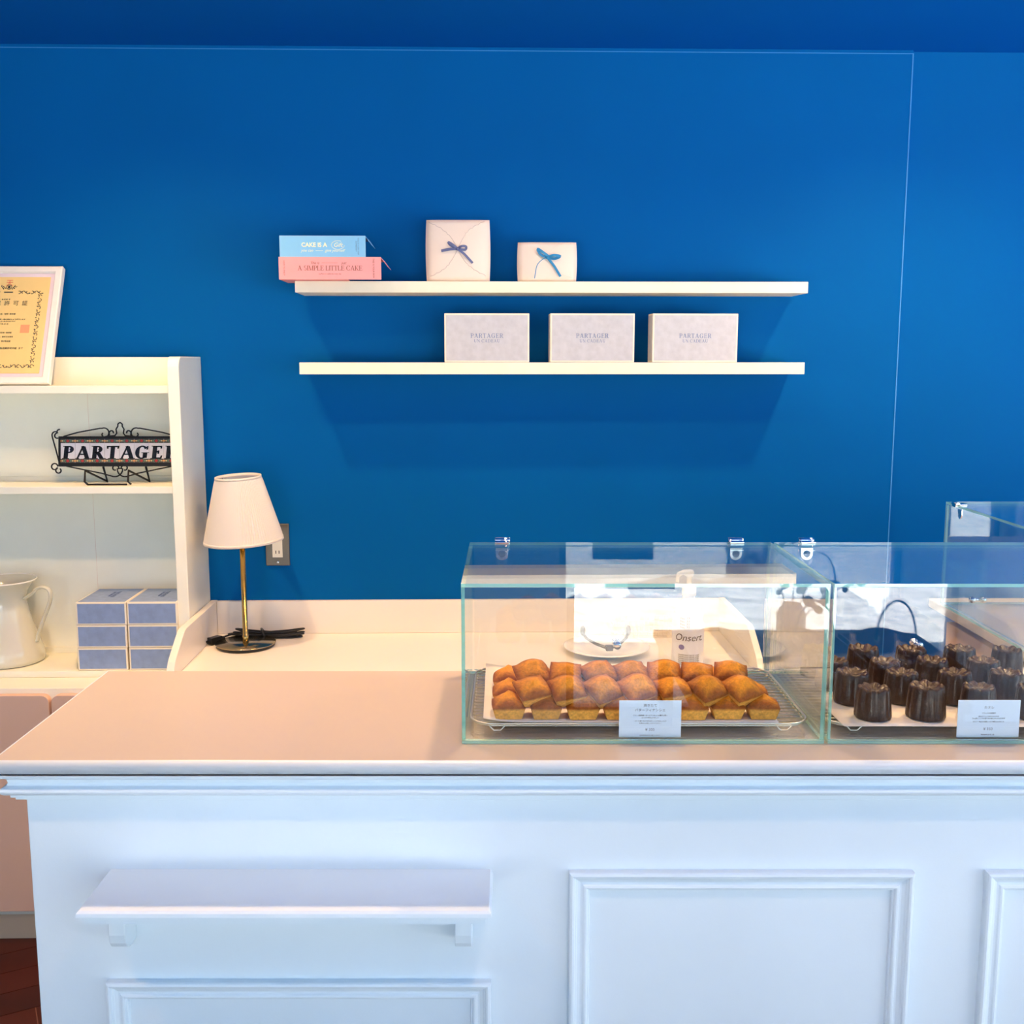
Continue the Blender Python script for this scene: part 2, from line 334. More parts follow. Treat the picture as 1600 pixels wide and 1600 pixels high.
# storefront wall behind the camera: piers, header and three glazed openings
fw = MB().box(XL, XR, WIN_Y - .15, WIN_Y, WIN_TOP, CZ)
xs = [XL] + [a for p in WINDOWS for a in p] + [XR]
for a, b in zip(xs[0::2], xs[1::2]):
    if b - a > .01: fw.box(a, b, WIN_Y - .15, WIN_Y, FZ, WIN_TOP)
slab('wall_front', fw, M['room'])
for i, (a, b) in enumerate(WINDOWS):
    f = MB(); t = .035
    f.box(a, a + t, WIN_Y - .1, WIN_Y - .05, FZ, WIN_TOP).box(b - t, b, WIN_Y - .1, WIN_Y - .05, FZ, WIN_TOP)
    f.box(a + t, b - t, WIN_Y - .1, WIN_Y - .05, WIN_TOP - t, WIN_TOP).box(a + t, b - t, WIN_Y - .1, WIN_Y - .05, FZ, FZ + .05)
    slab('window_%d' % (i + 1), f, M['frame_metal'])
    pl = bpy.data.lights.new('window_portal', 'AREA'); pl.shape = 'RECTANGLE'; pl.size = b - a; pl.size_y = WIN_TOP - FZ
    pl.cycles.is_portal = True
    po = bpy.data.objects.new('window_portal', pl); COL.objects.link(po); po.location = ((a + b) / 2, WIN_Y - .12, (WIN_TOP + FZ) / 2); po.rotation_euler = (R(90), 0, 0)
slab('ground_outside', MB().box(-14, 14, -22, WIN_Y - .15, FZ - .12, FZ - .02).box(XR + .2, 14, WIN_Y - .15, 6, FZ - .12, FZ - .02), M['ground'])
# herringbone floor
def wood_mat():
    m = mat('dark_red_wood', (.085, .018, .010), .35, coat=.05, spec=.25); nt = m.node_tree; N = nt.nodes.new; L = nt.links.new; b = nt.nodes['Principled BSDF']
    g = N('ShaderNodeNewGeometry'); tc = N('ShaderNodeTexCoord'); nz = N('ShaderNodeTexNoise'); nz.inputs['Scale'].default_value = 14; nz.inputs['Detail'].default_value = 6
    L(tc.outputs['Object'], nz.inputs[0]); a = N('ShaderNodeMath'); a.operation = 'MULTIPLY_ADD'; a.inputs[1].default_value = .5; L(g.outputs['Random Per Island'], a.inputs[0]); L(nz.outputs[0], a.inputs[2])
    r = N('ShaderNodeMixRGB'); r.inputs[1].default_value = (.016, .002, .0015, 1); r.inputs[2].default_value = (.060, .010, .005, 1); L(a.outputs[0], r.inputs[0]); L(r.outputs[0], b.inputs['Base Color']); return m
M['wood'] = wood_mat(); M['grout'] = mat('pale_floor_joint', (.22, .10, .07), .6)
fl = MB(); pw, pn, g = .098, 5, .0012; plen = pw * pn
for i in range(-14, 15):
    for j in range(-14, 15):
        ox = (i + j) * pw * 1.0 + 0; oy = (i - j) * pw
        bx = i * pw + j * pw * pn; by = i * pw - j * pw * pn + 0
for i in range(-60, 61):
    for j in range(-9, 10):
        bx = i * pw + j * pw * pn; by = i * pw - j * pw * pn
        for (x0, x1, y0, y1) in ((bx, bx + plen, by, by + pw), (bx + plen - 0, bx + plen + pw, by - plen + pw, by + pw)):
            fl.box(x0 + g, x1 - g, y0 + g, y1 - g, FZ - .01, FZ, 0)
fl.xf(Matrix.Rotation(R(28), 4, 'Z'))
vv, ff, mm = [], [], []
keep = MB()
for k in range(0, len(fl.v), 8):
    c = fl.v[k]
    if XL < c[0] < XR - .3 and WIN_Y - .1 < c[1] < 2.95:
        keep.add(fl.v[k:k + 8], [(0, 2, 3, 1), (4, 5, 7, 6), (0, 1, 5, 4), (1, 3, 7, 5), (3, 2, 6, 7), (2, 0, 4, 6)], 0)
keep.box(XL, XR, WIN_Y - .15, 3.2, FZ - .06, FZ - .0015, 1)
slab('floor', keep, [M['wood'], M['grout']])

# ------------------------------------------------------------------ ceiling downlights
def downlight(loc, watts, label, sp=105):
    t = thing('ceiling_downlight', label, 'downlight', loc, 0, 'recessed downlights in the blue ceiling')
    MB().lathe([(.040, -.004), (.056, -.004), (.057, -.001), (.057, 0), (.040, 0)], cap=False, n=32).build('trim_ring', M['room'], t)
    MB().lathe([(.0, -.001), (.040, -.001)], n=24, cap=False).build('lens', emis('warm_lens', (1, .8, .55), 6), t, fix=False)
    l = bpy.data.lights.new('downlight_beam', 'SPOT'); l.energy = watts; l.color = SPOT_WARM; l.spot_size = R(sp); l.spot_blend = .9; l.shadow_soft_size = .035
    o = bpy.data.objects.new('downlight_beam', l); COL.objects.link(o); o.parent = t; o.location = (0, 0, -.01)
    return t
for (u, v, e), s in zip(WALL_SPOTS, ('left of the shelves', 'added in front of the shelves to light the hutch side', 'right of the shelves')):
    downlight((*wl(u, v, 0)[:2], CZ), e, 'round recessed downlight near the back wall, ' + s, 140)
for (x, y, e), s in zip(ROOM_FILL_SPOTS, ('left part', 'middle', 'right part')):
    downlight((x, y, CZ), e, 'unseen round downlight added to brighten the customer side, ' + s, 140)
for (x, y, e), s in zip(COUNTER_SPOTS, ('bare left end', 'left glass case', 'corner where the counter turns')):
    downlight((x, y, CZ), e, 'round recessed downlight above the front counter, over its ' + s, 130)

# ------------------------------------------------------------------ front counter
CF, CLX, CR = 1.437, -.690, 2.2       # body front, left end, right end
ctr = thing('service_counter', 'long white panelled shop counter with a cream top', 'counter', (0, 1.64, FZ))
def C(mb): return mb.xf(Matrix.Translation((0, -1.64, -FZ)))
C(MB().box(CLX, CR, CF, 1.80, FZ, .887)).build('body', M['white'], ctr, bevel=.002)
body2 = C(MB().box(1.02, CR, 1.80, 2.40, FZ, .90)).build('return_body', M['door'], ctr, bevel=.002)
C(MB().prism([(-.722, 1.4065), (CR, 1.4065), (CR, 2.43), (.987, 2.43), (.987, 1.84), (-.722, 1.84)], .929, .95, 'z')).build('counter_top', M['top'], ctr, bevel=.0035, seg=3)
# cornice swept round the left end and along the front
prof = [(.037, .9295)] + [(.0335, .9295), (.0330, .925), (.0300, .923), (.0215, .921), (.0175, .917), (.0165, .912), (.018, .9085)] + \
       [(.0205 + .006 * sin(pi * k / 6), .9085 - .0135 * k / 6) for k in range(1, 7)] + [(.0150, .893), (.0150, .8895), (.0100, .888), (.0100, .8845), (.004, .883), (.0, .880)]
cv = MB(); n = len(prof)
ob_ = .0
for (o, z) in prof: cv.v += [(CLX - o, 1.838, z), (CLX - o, CF - o, z), (CR, CF - o, z)]
for k in range(n - 1):
    for c in range(2): cv.f.append((k * 3 + c, k * 3 + c + 1, (k + 1) * 3 + c + 1, (k + 1) * 3 + c)); cv.m.append(0); cv.sm.append(False)
C(cv).build('cornice', M['white'], ctr, fix=False)
# rim moulding of the top (bright painted nosing)
nose = MB(); pr = [(.0285, .9501)] + [(.0300 + .0062 * sin(pi * k / 12) ** .5, .9500 - .0200 * k / 12) for k in range(0, 13)] + [(.0285, .930)]
for (o, z) in pr: nose.v += [(CLX - o, 1.841, z), (CLX - o, CF - o, z), (CR, CF - o, z)]
for k in range(len(pr) - 1):
    for c in range(2): nose.f.append((k * 3 + c, k * 3 + c + 1, (k + 1) * 3 + c + 1, (k + 1) * 3 + c)); nose.m.append(0); nose.sm.append(True)
C(nose).build('nosing', M['white'], ctr, fix=False)
PF = [(0, 0), (0, .010), (.0015, .0125), (.0045, .0135), (.0075, .0125), (.009, .0098), (.0105, .0092), (.0120, .0078), (.0165, .0062), (.0195, .0066), (.0215, .0085), (.0240, .0090), (.0262, .0080), (.0275, .0050), (.0295, .0046), (.0305, .0)]
for (x0, x1, z1) in ((-.588, -.026, .604), (.087, .583, .774), (.687, 1.25, .774)):
    C(sweep_rect(PF, x0, x1, .10, z1, CF)).build('panel_moulding', M['white'], ctr, fix=False)
C(MB().box(CLX - .012, CR, CF - .014, CF, FZ, .03)).build('plinth', M['white'], ctr, bevel=.003)

# bag ledge on brackets, fixed to the counter front
lg = thing('bag_ledge', 'small white moulded ledge on two scroll brackets fixed to the counter front', 'ledge', (-.30, CF, .757))
lx0, lx1, ld = -.577 + .30, -.0235 + .30, .120
lm = MB()
lp = [(ld - .003, .0175), (ld, .0145), (ld + .0005, .0095), (ld - .0035, .0075), (ld - .0035, .0045), (ld - .0075, .0030), (ld - .0075, .0), (0, 0)]
pts = [(0, .0175)] + lp
for (d, z) in pts:
    e = ld - d if d > .05 else 0.0
    lm.v += [(lx0 + e, -d, z), (lx1 - e, -d, z), (lx1 - e, 0, z), (lx0 + e, 0, z)]
lm2 = MB()
lay = [(.0030, .0175), (0, .0145), (-.0005, .0095), (.0035, .0075), (.0035, .0045), (.0075, .0030), (.0075, -.004)]
for (e, z) in lay: lm2.v += [(lx0 + e, -ld + e, z), (lx1 - e, -ld + e, z), (lx1 - e, 0, z), (lx0 + e, 0, z)]
for k in range(len(lay) - 1):
    for c in range(4): lm2.f.append((k * 4 + c, k * 4 + (c + 1) % 4, (k + 1) * 4 + (c + 1) % 4, (k + 1) * 4 + c)); lm2.m.append(0); lm2.sm.append(False)
lm2.f += [(0, 1, 2, 3), tuple((len(lay) - 1) * 4 + i for i in (3, 2, 1, 0))]; lm2.m += [0, 0]; lm2.sm += [False, False]
lm2.build('ledge_board', M['white'], lg)
brk = [(0, -.004), (-.098, -.004), (-.098, -.0115), (-.090, -.0135), (-.064, -.0145), (-.056, -.0165), (-.0495, -.0215), (-.0455, -.029), (-.044, -.040), (-.044, -.060), (-.0415, -.073), (-.036, -.081), (-.028, -.0860), (-.012, -.0875), (0, -.087)]
for bx in (-.566, -.0765):
    MB().prism(brk, bx + .30, bx + .30 + .024, 'x').build('bracket', M['white'], lg, bevel=.0012)

# ------------------------------------------------------------------ desk against the wall
dk = bthing('back_worktop', 'low cream worktop with raised edges along the blue wall', 'worktop', -.11, 0, FZ)
def D(mb): return mb.xf(Matrix.Translation((.11, 0, -FZ)))
D(MB().box(-.873, .640, -.50, -.0005, .690, .71)).build('worktop', M['desk'], dk, bevel=.0015)
D(MB().box(-.853, .622, -.018, -.0005, .7102, .8075)).build('backsplash', M['desk'], dk, bevel=.0015)
lip = [(-.0005, .7102), (-.0005, .8085), (-.33, .8085), (-.345, .805), (-.362, .797), (-.43, .757), (-.442, .748), (-.452, .735), (-.475, .7102)]
D(MB().prism(lip, -.873, -.8535, 'x')).build('side_rim', M['desk'], dk, bevel=.0015)
D(MB().prism(lip, .6225, .640, 'x')).build('side_rim', M['desk'], dk, bevel=.0015)
D(MB().box(-.873, .640, -.48, -.0005, FZ + .08, .6895).box(-.87, .637, -.43, -.02, FZ, FZ + .08)).build('base_cabinet', M['cream'], dk, bevel=.002)

# ------------------------------------------------------------------ hutch with cabinet on the left
hu = bthing('shelving_hutch', 'cream open shelving unit over a cabinet at the left, against the blue wall', 'shelving', -1.35, 0, FZ)
def H(mb): return mb.xf(Matrix.Translation((1.35, 0, -FZ)))
HL = -1.86; HD = .225
side = [(-.0005, .650), (-.0005, 1.5135)] + [(-HD + .026 - .026 * sin(a), 1.5135 - .032 + .032 * cos(a)) for a in [pi / 2 * k / 8 for k in range(9)]] + [(-HD, .650)]
H(MB().prism(side, -.9055, -.8745, 'x')).build('side_panel', M['cream'], hu, bevel=.002)
H(MB().prism(side, HL, HL + .03, 'x')).build('side_panel', M['cream'], hu, bevel=.002)
bk = MB().box(HL + .03, -.9056, -.050, -.035, .666, 1.5125)
bk.box(-1.1812, -1.1808, -.0504, -.050, .68, 1.41, 1).box(-1.54, -1.5396, -.0504, -.050, .68, 1.41, 1)
H(bk).build('back_panel', [M['cream'], M['door']], hu)
for z0, z1 in ((1.416, 1.4365), (1.1475, 1.167)):
    H(MB().box(HL + .0301, -.9057, -.200, -.0505, z0, z1)).build('shelf', M['cream'], hu, bevel=.001)
H(MB().box(HL + .0301, -.9057, -.058, -.0505, 1.1672, 1.180)).build('back_rail', M['cream'], hu)
H(MB().box(HL + .0301, -.9057, -.058, -.0505, .6672, .684)).build('back_rail', M['cream'], hu)
H(MB().box(HL, -.8745, -.240, -.0505, .650, .667)).build('bottom_board', M['cream'], hu, bevel=.001)
H(MB().box(HL, -.8745, -.335, -.0005, FZ + .075, .6495)).build('cabinet_body', M['cream'], hu, bevel=.002)
H(MB().box(HL + .01, -.88, -.325, -.02, FZ, FZ + .0748)).build('plinth', M['base'], hu, bevel=.001)
def door_poly(x0, x1, z0, z1, r=.02):
    p = [(x0, z0), (x1, z0)]
    p += [(x1 - r + r * cos(a), z1 - r + r * sin(a)) for a in [pi / 2 * k / 8 for k in range(9)]]
    p += [(x0 + r - r * sin(a), z1 - r + r * cos(a)) for a in [pi / 2 * k / 8 for k in range(9)]]
    return p
for x0, x1 in ((HL + .004, -1.541), (-1.533, -1.2125), (-1.2065, -.879)):
    H(MB().prism(door_poly(x0, x1, .035, .636), -.356, -.3355, 'y')).build('door', M['door'], hu, bevel=.0015)

# certificate frame
cf = bthing('framed_certificate', 'white framed yellow licence certificate leaning on top of the shelving unit', 'picture frame', -1.375, .166, 1.4369)
Wf, Hf = .282, .350
lean = Matrix.Rotation(R(-24.5), 4, 'X')
def Q(mb): return mb.xf(lean)
fr = sweep_rect([(0, 0), (0, .014), (.003, .0165), (.017, .0165), (.0195, .013), (.020, .009)], -Wf / 2, Wf / 2, 0, Hf, 0)
fr.box(-Wf / 2, Wf / 2, 0, .004, 0, Hf)
Q(fr).build('frame', M['frame'], cf, fix=False)
Q(MB().box(-Wf / 2 + .019, Wf / 2 - .019, -.0085, -.004, .019, Hf - .019)).build('mount', M['mount'], cf)
Q(MB().box(-Wf / 2 + .031, Wf / 2 - .031, -.0095, -.0086, .031, Hf - .031)).build('certificate_paper', M['paper_y'], cf)
orn = MB(); px0, px1, pz0, pz1 = -.088, .088, .052, .272
def curl(mb, cx, cz, r, a0=0, y=-.0100):
    mb.tube([(cx + r * (1 - .0 * k) * cos(a0 + .5 * k), y, cz + r * sin(a0 + .5 * k)) for k in range(9)], .0009, 4)
k = 0
for a in [px0 + (px1 - px0) * i / 15 for i in range(16)]:
    for zz in (pz0, pz1):
        if zz == pz1 and abs(a) < .02: continue
        curl(orn, a, zz, .0042, k); orn.box(a + .004, a + .0065, -.0102, -.0096, zz - .004 + (k % 3) * .002, zz - .0015 + (k % 3) * .002); k += 1
for zz in [pz0 + (pz1 - pz0) * i / 19 for i in range(1, 19)]:
    for a in (px0, px1):
        curl(orn, a, zz, .004, k * 1.3); orn.box(a - .0065, a - .0035, -.0102, -.0096, zz + .003, zz + .0055); k += 1
orn.tube([(.007 * cos(t_ * pi / 6), -.0100, .288 + .007 * sin(t_ * pi / 6)) for t_ in range(12)], .0009, 4, closed=True).box(-.003, .003, -.0102, -.0096, .284, .292)
orn.box(-.012, .012, -.0102, -.0096, .271, .274)
for sx in (-1, 1):
    for q in range(3): curl(orn, sx * (.012 + .003 * q), .283 + .004 * q, .003, q)
Q(orn).build('printed_border', M['ink_dark'], cf)
lt = text_mb('営  業  許  可  証', .0155, 0, .238, -.0100)
for zz, s_, txt in ((.250, .0045, '東 保 第  号'), (.206, .0055, '営業者氏名   住所  東京都'), (.190, .005, '食品衛生法第五十五条第一項の規定により許可します'), (.184, .0045, 'ただし次のとおり条件を付けます'), (.176, .0045, '令和  年  月  日'), (.150, .005, '営業所の所在地   東京都'), (.138, .005, '営業所の名称、屋号又は商号'), (.125, .005, '営業の種類   菓子製造業'), (.104, .0065, '有効期間   菓子製造業許可の証  まで')):
    lt.join(text_mb(txt, s_, -.004 if zz > .11 else .006, zz, -.0100))
Q(lt).build('printed_text', M['ink_dark'], cf, fix=False)
Q(text_mb('天', .020, 0, .300, -.0100)).build('printed_emblem', M['red'], cf, fix=False)
sl = MB().box(.045, .069, -.0100, -.0095, .150, .174)
Q(sl).build('seal', M['seal'], cf)

# iron tile sign
sg = bthing('tile_sign', 'black wrought iron sign holding white letter tiles reading PARTAGER on a small stand', 'sign', -1.085, .125, 1.1672)
lean2 = Matrix.Translation((0, .0, 0)) @ Matrix.Rotation(R(-9), 4, 'X')
def S2(mb): return mb.xf(lean2)
x0 = -1.244 + 1.085; tw = .0404; x1 = x0 + .006 + 8 * tw + .004; zb, zt = .048, .130
S2(MB().box(x0, x1, -.006, .004, zt - .007, zt).box(x0, x1, -.006, .004, zb - .001, zb + .009).box(x0, x0 + .006, -.006, .004, zb + .008, zt - .006).box(x1 - .006, x1, -.006, .004, zb + .008, zt - .006)).build('frame', M['iron'], sg, bevel=.0008)
pat = ['t_dark', 't_green', 't_orange', 't_yellow', 't_red']
for i, ch in enumerate('PARTAGER'):
    a = x0 + .005 + i * tw
    tmats = [M['tile']] + [M[p] for p in pat]
    tl = MB().box(a + .0004, a + tw - .0004, -.004, .003, zb + .008, zt - .006, 0)
    for zz in (zt - .0185, zb + .0085):
        tl.box(a + .0004, a + tw - .0004, -.0044, -.0040, zz, zz + .0115, 1)
        cxx = a + tw / 2; cz_ = zz + .0058
        for q, (dx, mi, rr) in enumerate(((0, 5, .0048), (-.0085, 2, .0030), (.0085, 2, .0030), (-.0135, 4, .0022), (.0135, 4, .0022), (-.0185, 3, .003), (.0185, 3, .003))):
            tl.prism([(cxx + dx - rr, cz_), (cxx + dx, cz_ - rr * .9), (cxx + dx + rr, cz_), (cxx + dx, cz_ + rr * .9)], -.0048, -.0044, 'y', mi)
        for sx in (-1, 1):
            for sz in (-1, 1): tl.box(cxx + sx * .0055 - .001, cxx + sx * .0055 + .001, -.0048, -.0044, cz_ + sz * .004 - .0009, cz_ + sz * .004 + .0009, 2)
    to = S2(tl).build('letter_tile', tmats, sg)
    S2(serif_text(ch, .0355, a + tw / 2 - .0005, zb + .0200, -.0042, bold=.27, slant=.08, thick=.0004, stretch=1.25)).build('letter', M['letter'], to)
ir = MB(); r_ = .0020; mx_ = (x0 + x1) / 2
def sp(cx, cz, r0, r1, a0, a1, n=22): return [(cx + (r0 + (r1 - r0) * k / n) * cos(a0 + (a1 - a0) * k / n), 0, cz + (r0 + (r1 - r0) * k / n) * sin(a0 + (a1 - a0) * k / n)) for k in range(n + 1)]
for s_ in (-1, 1):
    def m_(pts): return [(mx_ + s_ * (p[0] - mx_), p[1], p[2]) for p in pts]
    # long upper scroll from the corner towards the centre
    ir.tube(m_([(x0 + .012, 0, zt), (x0 + .05, 0, zt + .011), (mx_ - .055, 0, zt + .0225)] + sp(mx_ - .044, zt + .010, .0135, .0135, pi * .62, -pi * .25, 10) + sp(mx_ - .044, zt + .0065, .009, .004, -pi * .25, -pi * 1.25, 10)), r_, 6)
    ir.tube(m_(sp(mx_ - .022, zt + .010, .009, .003, -pi * .75, -pi * 2.1) + []), r_, 6)
    ir.tube(m_([(mx_ - .033, 0, zt + .002), (mx_ - .027, 0, zt + .001), (mx_ - .014, 0, zt + .002), (mx_ - .009, 0, zt + .009), (mx_ - .011, 0, zt + .02), (mx_ - .006, 0, zt + .028), (mx_ - .006, 0, zt + .034), (mx_, 0, zt + .039)]), r_, 6)
    # side scrolls
    ir.tube(m_([(x0, 0, zb + .012), (x0 - .010, 0, zb + .05), (x0 - .019, 0, zb + .082)] + sp(x0 - .010, zt + .004, .0095, .0095, pi, pi * .25, 8) + sp(x0 - .0045, zt + .001, .009, .0055, pi * .6, pi * 1.6, 8)), r_, 6)
    ir.tube(m_(sp(x0 + .003, zt + .014, .010, .0055, -pi * .85, pi * .95 - 2 * pi - 1.2, 18)), r_, 6)
    ir.tube(m_(sp(x0 - .012, zb - .001, .0085, .0085, 0, 1.8 * pi, 16)), r_, 6)
    ir.tube(m_(sp(x0 - .001, zb - .012, .0085, .0060, pi * .6, pi * 2.3, 16)), r_, 6)
    # lower scroll
    ir.tube(m_([(x0 + .02, 0, zb), (mx_ - .05, 0, zb - .020)] + sp(mx_ - .014, zb - .008, .0215, .0215, -pi * .75, 0, 8)[2:] + sp(mx_ + .008, zb - .0, .013, .006, pi, pi * .0, 6)[:0] + [(mx_ + .0, 0, zb - .006)] + sp(mx_ + .013, zb - .006, .010, .005, pi, -pi * .6, 12)), r_, 6)
S2(ir).build('scrollwork', M['iron'], sg)
st = MB()
st.tube([(-.064, -.045, .002), (-.011 + .053, -.045, .002)], .0030, 8)
for sx in (-.072, .045):
    st.tube([(sx + .008, -.045, .0024), (sx, -.044, .010), (sx + .001, -.040, .040), (sx + .035, .030, .0024), (sx + .032, .012, .045)], .0030, 8)
st.build('stand', M['iron'], sg)

# enamel jug
jg = bthing('enamel_jug', 'cream enamel pitcher jug with a curved handle on the lowest shelf', 'jug', -1.409, .135, .6675)
jp = [(r__, z__ * .945) for r__, z__ in [(0, 0), (.088, 0), (.0945, .004), (.097, .014), (.096, .028), (.090, .048), (.080, .080), (.070, .115), (.061, .150), (.0565, .175), (.0565, .195), (.061, .213), (.071, .230), (.083, .243), (.0845, .2455), (.082, .2455), (.069, .231), (.059, .214), (.0545, .195), (.0545, .175), (.058, .150), (.075, .085), (.085, .03), (.0, .012)]]
def jrf(a, k):
    if k in (11, 12, 13, 14, 15, 16): return 1 + .22 * max(0, cos(a - pi)) ** 6
    return 1
MB().lathe(jp, n=64, rf=jrf).build('jug_body', M['jug'], jg)
MB().tube([(.0845 * (1 + .22 * max(0, cos(a - pi)) ** 6) * cos(a), .0845 * (1 + .22 * max(0, cos(a - pi)) ** 6) * sin(a), .2320) for a in [2 * pi * k / 64 for k in range(64)]], .0022, 8, closed=True).build('rolled_rim', M['jugrim'], jg)
hp = [(.056, 0, .190), (.066, 0, .205), (.083, 0, .221), (.101, 0, .2255), (.116, 0, .219), (.1225, 0, .203), (.120, 0, .180), (.110, 0, .150), (.098, 0, .118), (.088, 0, .088), (.082, 0, .062)]
def smooth(pts, n=6):
    out = []; P = [Vector(p) for p in pts]
    for i in range(len(P) - 1):
        a, b, c, d = P[max(i - 1, 0)], P[i], P[i + 1], P[min(i + 2, len(P) - 1)]
        for k in range(n):
            t = k / n; out.append(tuple(.5 * ((2 * b) + (-a + c) * t + (2 * a - 5 * b + 4 * c - d) * t * t + (-a + 3 * b - 3 * c + d) * t ** 3)))
    out.append(tuple(P[-1])); return out
hm = MB().tube(smooth([(x * 1.0 + (.013 if k > 0 else 0) * min(1, (12 - k) / 8), y, z * .945) for k, (x, y, z) in enumerate(hp)]), .0085, 12, flat=.55)
hm.build('handle', M['jug'], jg, rot=(0, 0, R(-6)))

# gift boxes
def gift_box(name, label, u, v, z, w, d, h, face_m, rz=0, group=None, letter_on='front', big=.0118):
    t = bthing(name, label, 'box', u, v, z, rz, group)
    MB().box(-w / 2, w / 2, -d / 2, d / 2, 0, h).build('carton', M['box_cream'], t, bevel=.0015)
    e = .0045
    if letter_on == 'front':
        MB().box(-w / 2 + e, w / 2 - e, -d / 2 - .0004, -d / 2, e, h - e).build('front_paper', face_m, t)
        MB().box(-w / 2 - .0004, -w / 2, -d / 2 + e, d / 2 - e, e, h - e).build('side_paper', face_m, t)
        l = serif_text('PARTAGER', big, 0, h * .50, -d / 2 - .0004, bold=.14); l.join(serif_text('UN CADEAU', big * .72, 0, h * .50 - big * 1.05, -d / 2 - .0004, bold=.13))
        l.build('lettering', M['ink_blue'], t)
    else:
        MB().box(-w / 2 + e, w / 2 - e, -d / 2 - .0004, -d / 2, e, h - e).build('front_paper', face_m, t)
        MB().box(-w / 2 + e, w / 2 - e, -d / 2 + e, d / 2 - e, h, h + .0004).build('lid_paper', face_m, t)
        l = serif_text('PARTAGER', .0095, 0, 0, 0, bold=.14); l.join(serif_text('UN CADEAU', .0068, 0, -.010, 0, bold=.13))
        l.xf(Matrix.Translation((.004, .012, h + .0006)) @ Matrix.Rotation(R(-90), 4, 'Z') @ Matrix.Rotation(R(-90), 4, 'X'))
        l.build('lettering', M['ink_blue'], t)
    return t
gift_box('gift_box', 'grey-blue box lettered PARTAGER UN CADEAU, leftmost of three on the lower wall shelf', -.063, .120, 1.4985, .230, .060, .131, M['box_blue'], group='lettered gift boxes standing on the lower wall shelf')
gift_box('gift_box', 'grey-blue box lettered PARTAGER UN CADEAU, middle of three on the lower wall shelf', .223, .120, 1.4985, .230, .060, .131, M['box_blue'], R(1), group='lettered gift boxes standing on the lower wall shelf')
gift_box('gift_box', 'grey-blue box lettered PARTAGER UN CADEAU, rightmost of three on the lower wall shelf', .503, .117, 1.4985, .236, .060, .131, M['box_blue'], R(3), group='lettered gift boxes standing on the lower wall shelf')
bw, bh, bd = .1350, .0625, .175
for c, (uc, cn) in enumerate(((-1.1085, 'left'), (-.9715, 'right'))):
    for r in range(3):
        rn = ('bottom', 'middle', 'top')[r]
        gift_box('gift_box', 'flat blue gift box in the %s stack beside the jug, %s of its three' % (cn, rn), uc - .0012 * (2 - r) * (1 if c == 0 else 0), .1475, .6675 + r * (bh + .0008), bw, bd, bh, M['box_deep'], group='blue gift boxes stacked on the lowest shelf', letter_on='lid')

# ------------------------------------------------------------------ wall shelves and what stands on them
for nm, (u0, u1, z0, z1), lab in (('a', (-.577, .808, 1.684, 1.714), 'upper of two long cream floating shelves on the blue wall'), ('b', (-.571, .807, 1.466, 1.498), 'lower of two long cream floating shelves on the blue wall')):
    o = MB().box(u0, u1, -.150, -.0003, z0 - z0, z1 - z0).build('wall_shelf', M['shelf'], bevel=.001, loc=wl(0, 0, z0), rot=(0, 0, PSI)); tag(o, lab, 'shelf', 'floating shelves on the blue wall')
def book_box(name, label, u, v, z, w, d, h, m, flap, texts):
    t = bthing(name, label, 'box', u, v, z)
    th = .0012; b = MB()
    b.box(-w / 2, w / 2, -d / 2, -d / 2 + th, 0, h).box(-w / 2, w / 2 - .09, -d / 2 + th, d / 2, 0, th).prism([(-w / 2, -d / 2 + th), (w / 2 - .001, -d / 2 + th), (w / 2 - .001, d / 2), (-w / 2, d / 2)], h - th, h, 'z').box(-w / 2, -w / 2 + th, -d / 2 + th, d / 2, th, h - th)
    b.build('carton', m, t)
    fx, fz = flap
    f = MB(); f.v = [(w / 2 - .001, -d / 2, h), (w / 2 - .001, d / 2, h), (w / 2 + fx, d / 2, h - fz), (w / 2 + fx, -d / 2 + .02, h - fz)]
    f.v += [(x, y, z_ - .001) for x, y, z_ in f.v]; f.f = [(0, 3, 2, 1), (4, 5, 6, 7), (0, 1, 5, 4), (1, 2, 6, 5), (2, 3, 7, 6), (3, 0, 4, 7)]; f.m = [0] * 6; f.sm = [False] * 6
    f.build('end_flap', m, t)
    for (mb, mm_) in texts(w, d, h): mb.build('lettering', mm_, t, fix=False)
    return t
def tx_pink(w, d, h):
    y = -d / 2 - .0001
    return [(serif_text('A SIMPLE LITTLE CAKE', .0125, 0, h * .40, y, bold=.13, gap=.04), M['ink_brown']),
            (text_mb('This is', .009, -.040, h * .73, y, shear=.35).join(text_mb('just', .009, .036, h * .73, y, shear=.35)).box(-.022, .020, y - .0002, y, h * .73, h * .73 + .0005), M['ink_brown']),
            (text_mb('perfect to celebrate every day', .0048, 0, h * .25, y), M['ink_brown']),
            (text_mb('HOW TO ENJOY', .0052, -w / 2 + .014, h * .5, y, vertical=True).join(text_mb('THIS IS YOUR BOX', .006, w / 2 - .020, h * .5, y, vertical=True)), M['red'] if False else M['ink_brown'])]
def tx_blue(w, d, h):
    y = -d / 2 - .0001
    ring = text_mb('CAKE IS A', .0150, -.022, h * .56, y, bold=.0004).join(text_mb('Gift', .0155, .040, h * .56, y, shear=.3))
    ring.tube([(.040 + .017 * cos(a), y, h * .56 + .011 * sin(a)) for a in [2 * pi * k / 24 for k in range(4, 25)]], .0005, 4)
    return [(ring, M['gold']), (text_mb('you can  ——  give yourself', .010, .0, h * .30, y, shear=.35), M['gold']),
            (text_mb('THIS IS A GIFT FOR\nSOMEBODY', .0052, w / 2 - .022, h * .5, y, vertical=True), M['ink_blue'])]
book_box('cake_box', 'pink card box lettered A SIMPLE LITTLE CAKE lying under the blue box', -.475, .135, 1.7143, .268, .13, .058, M['pink'], (.015, .022), tx_pink)
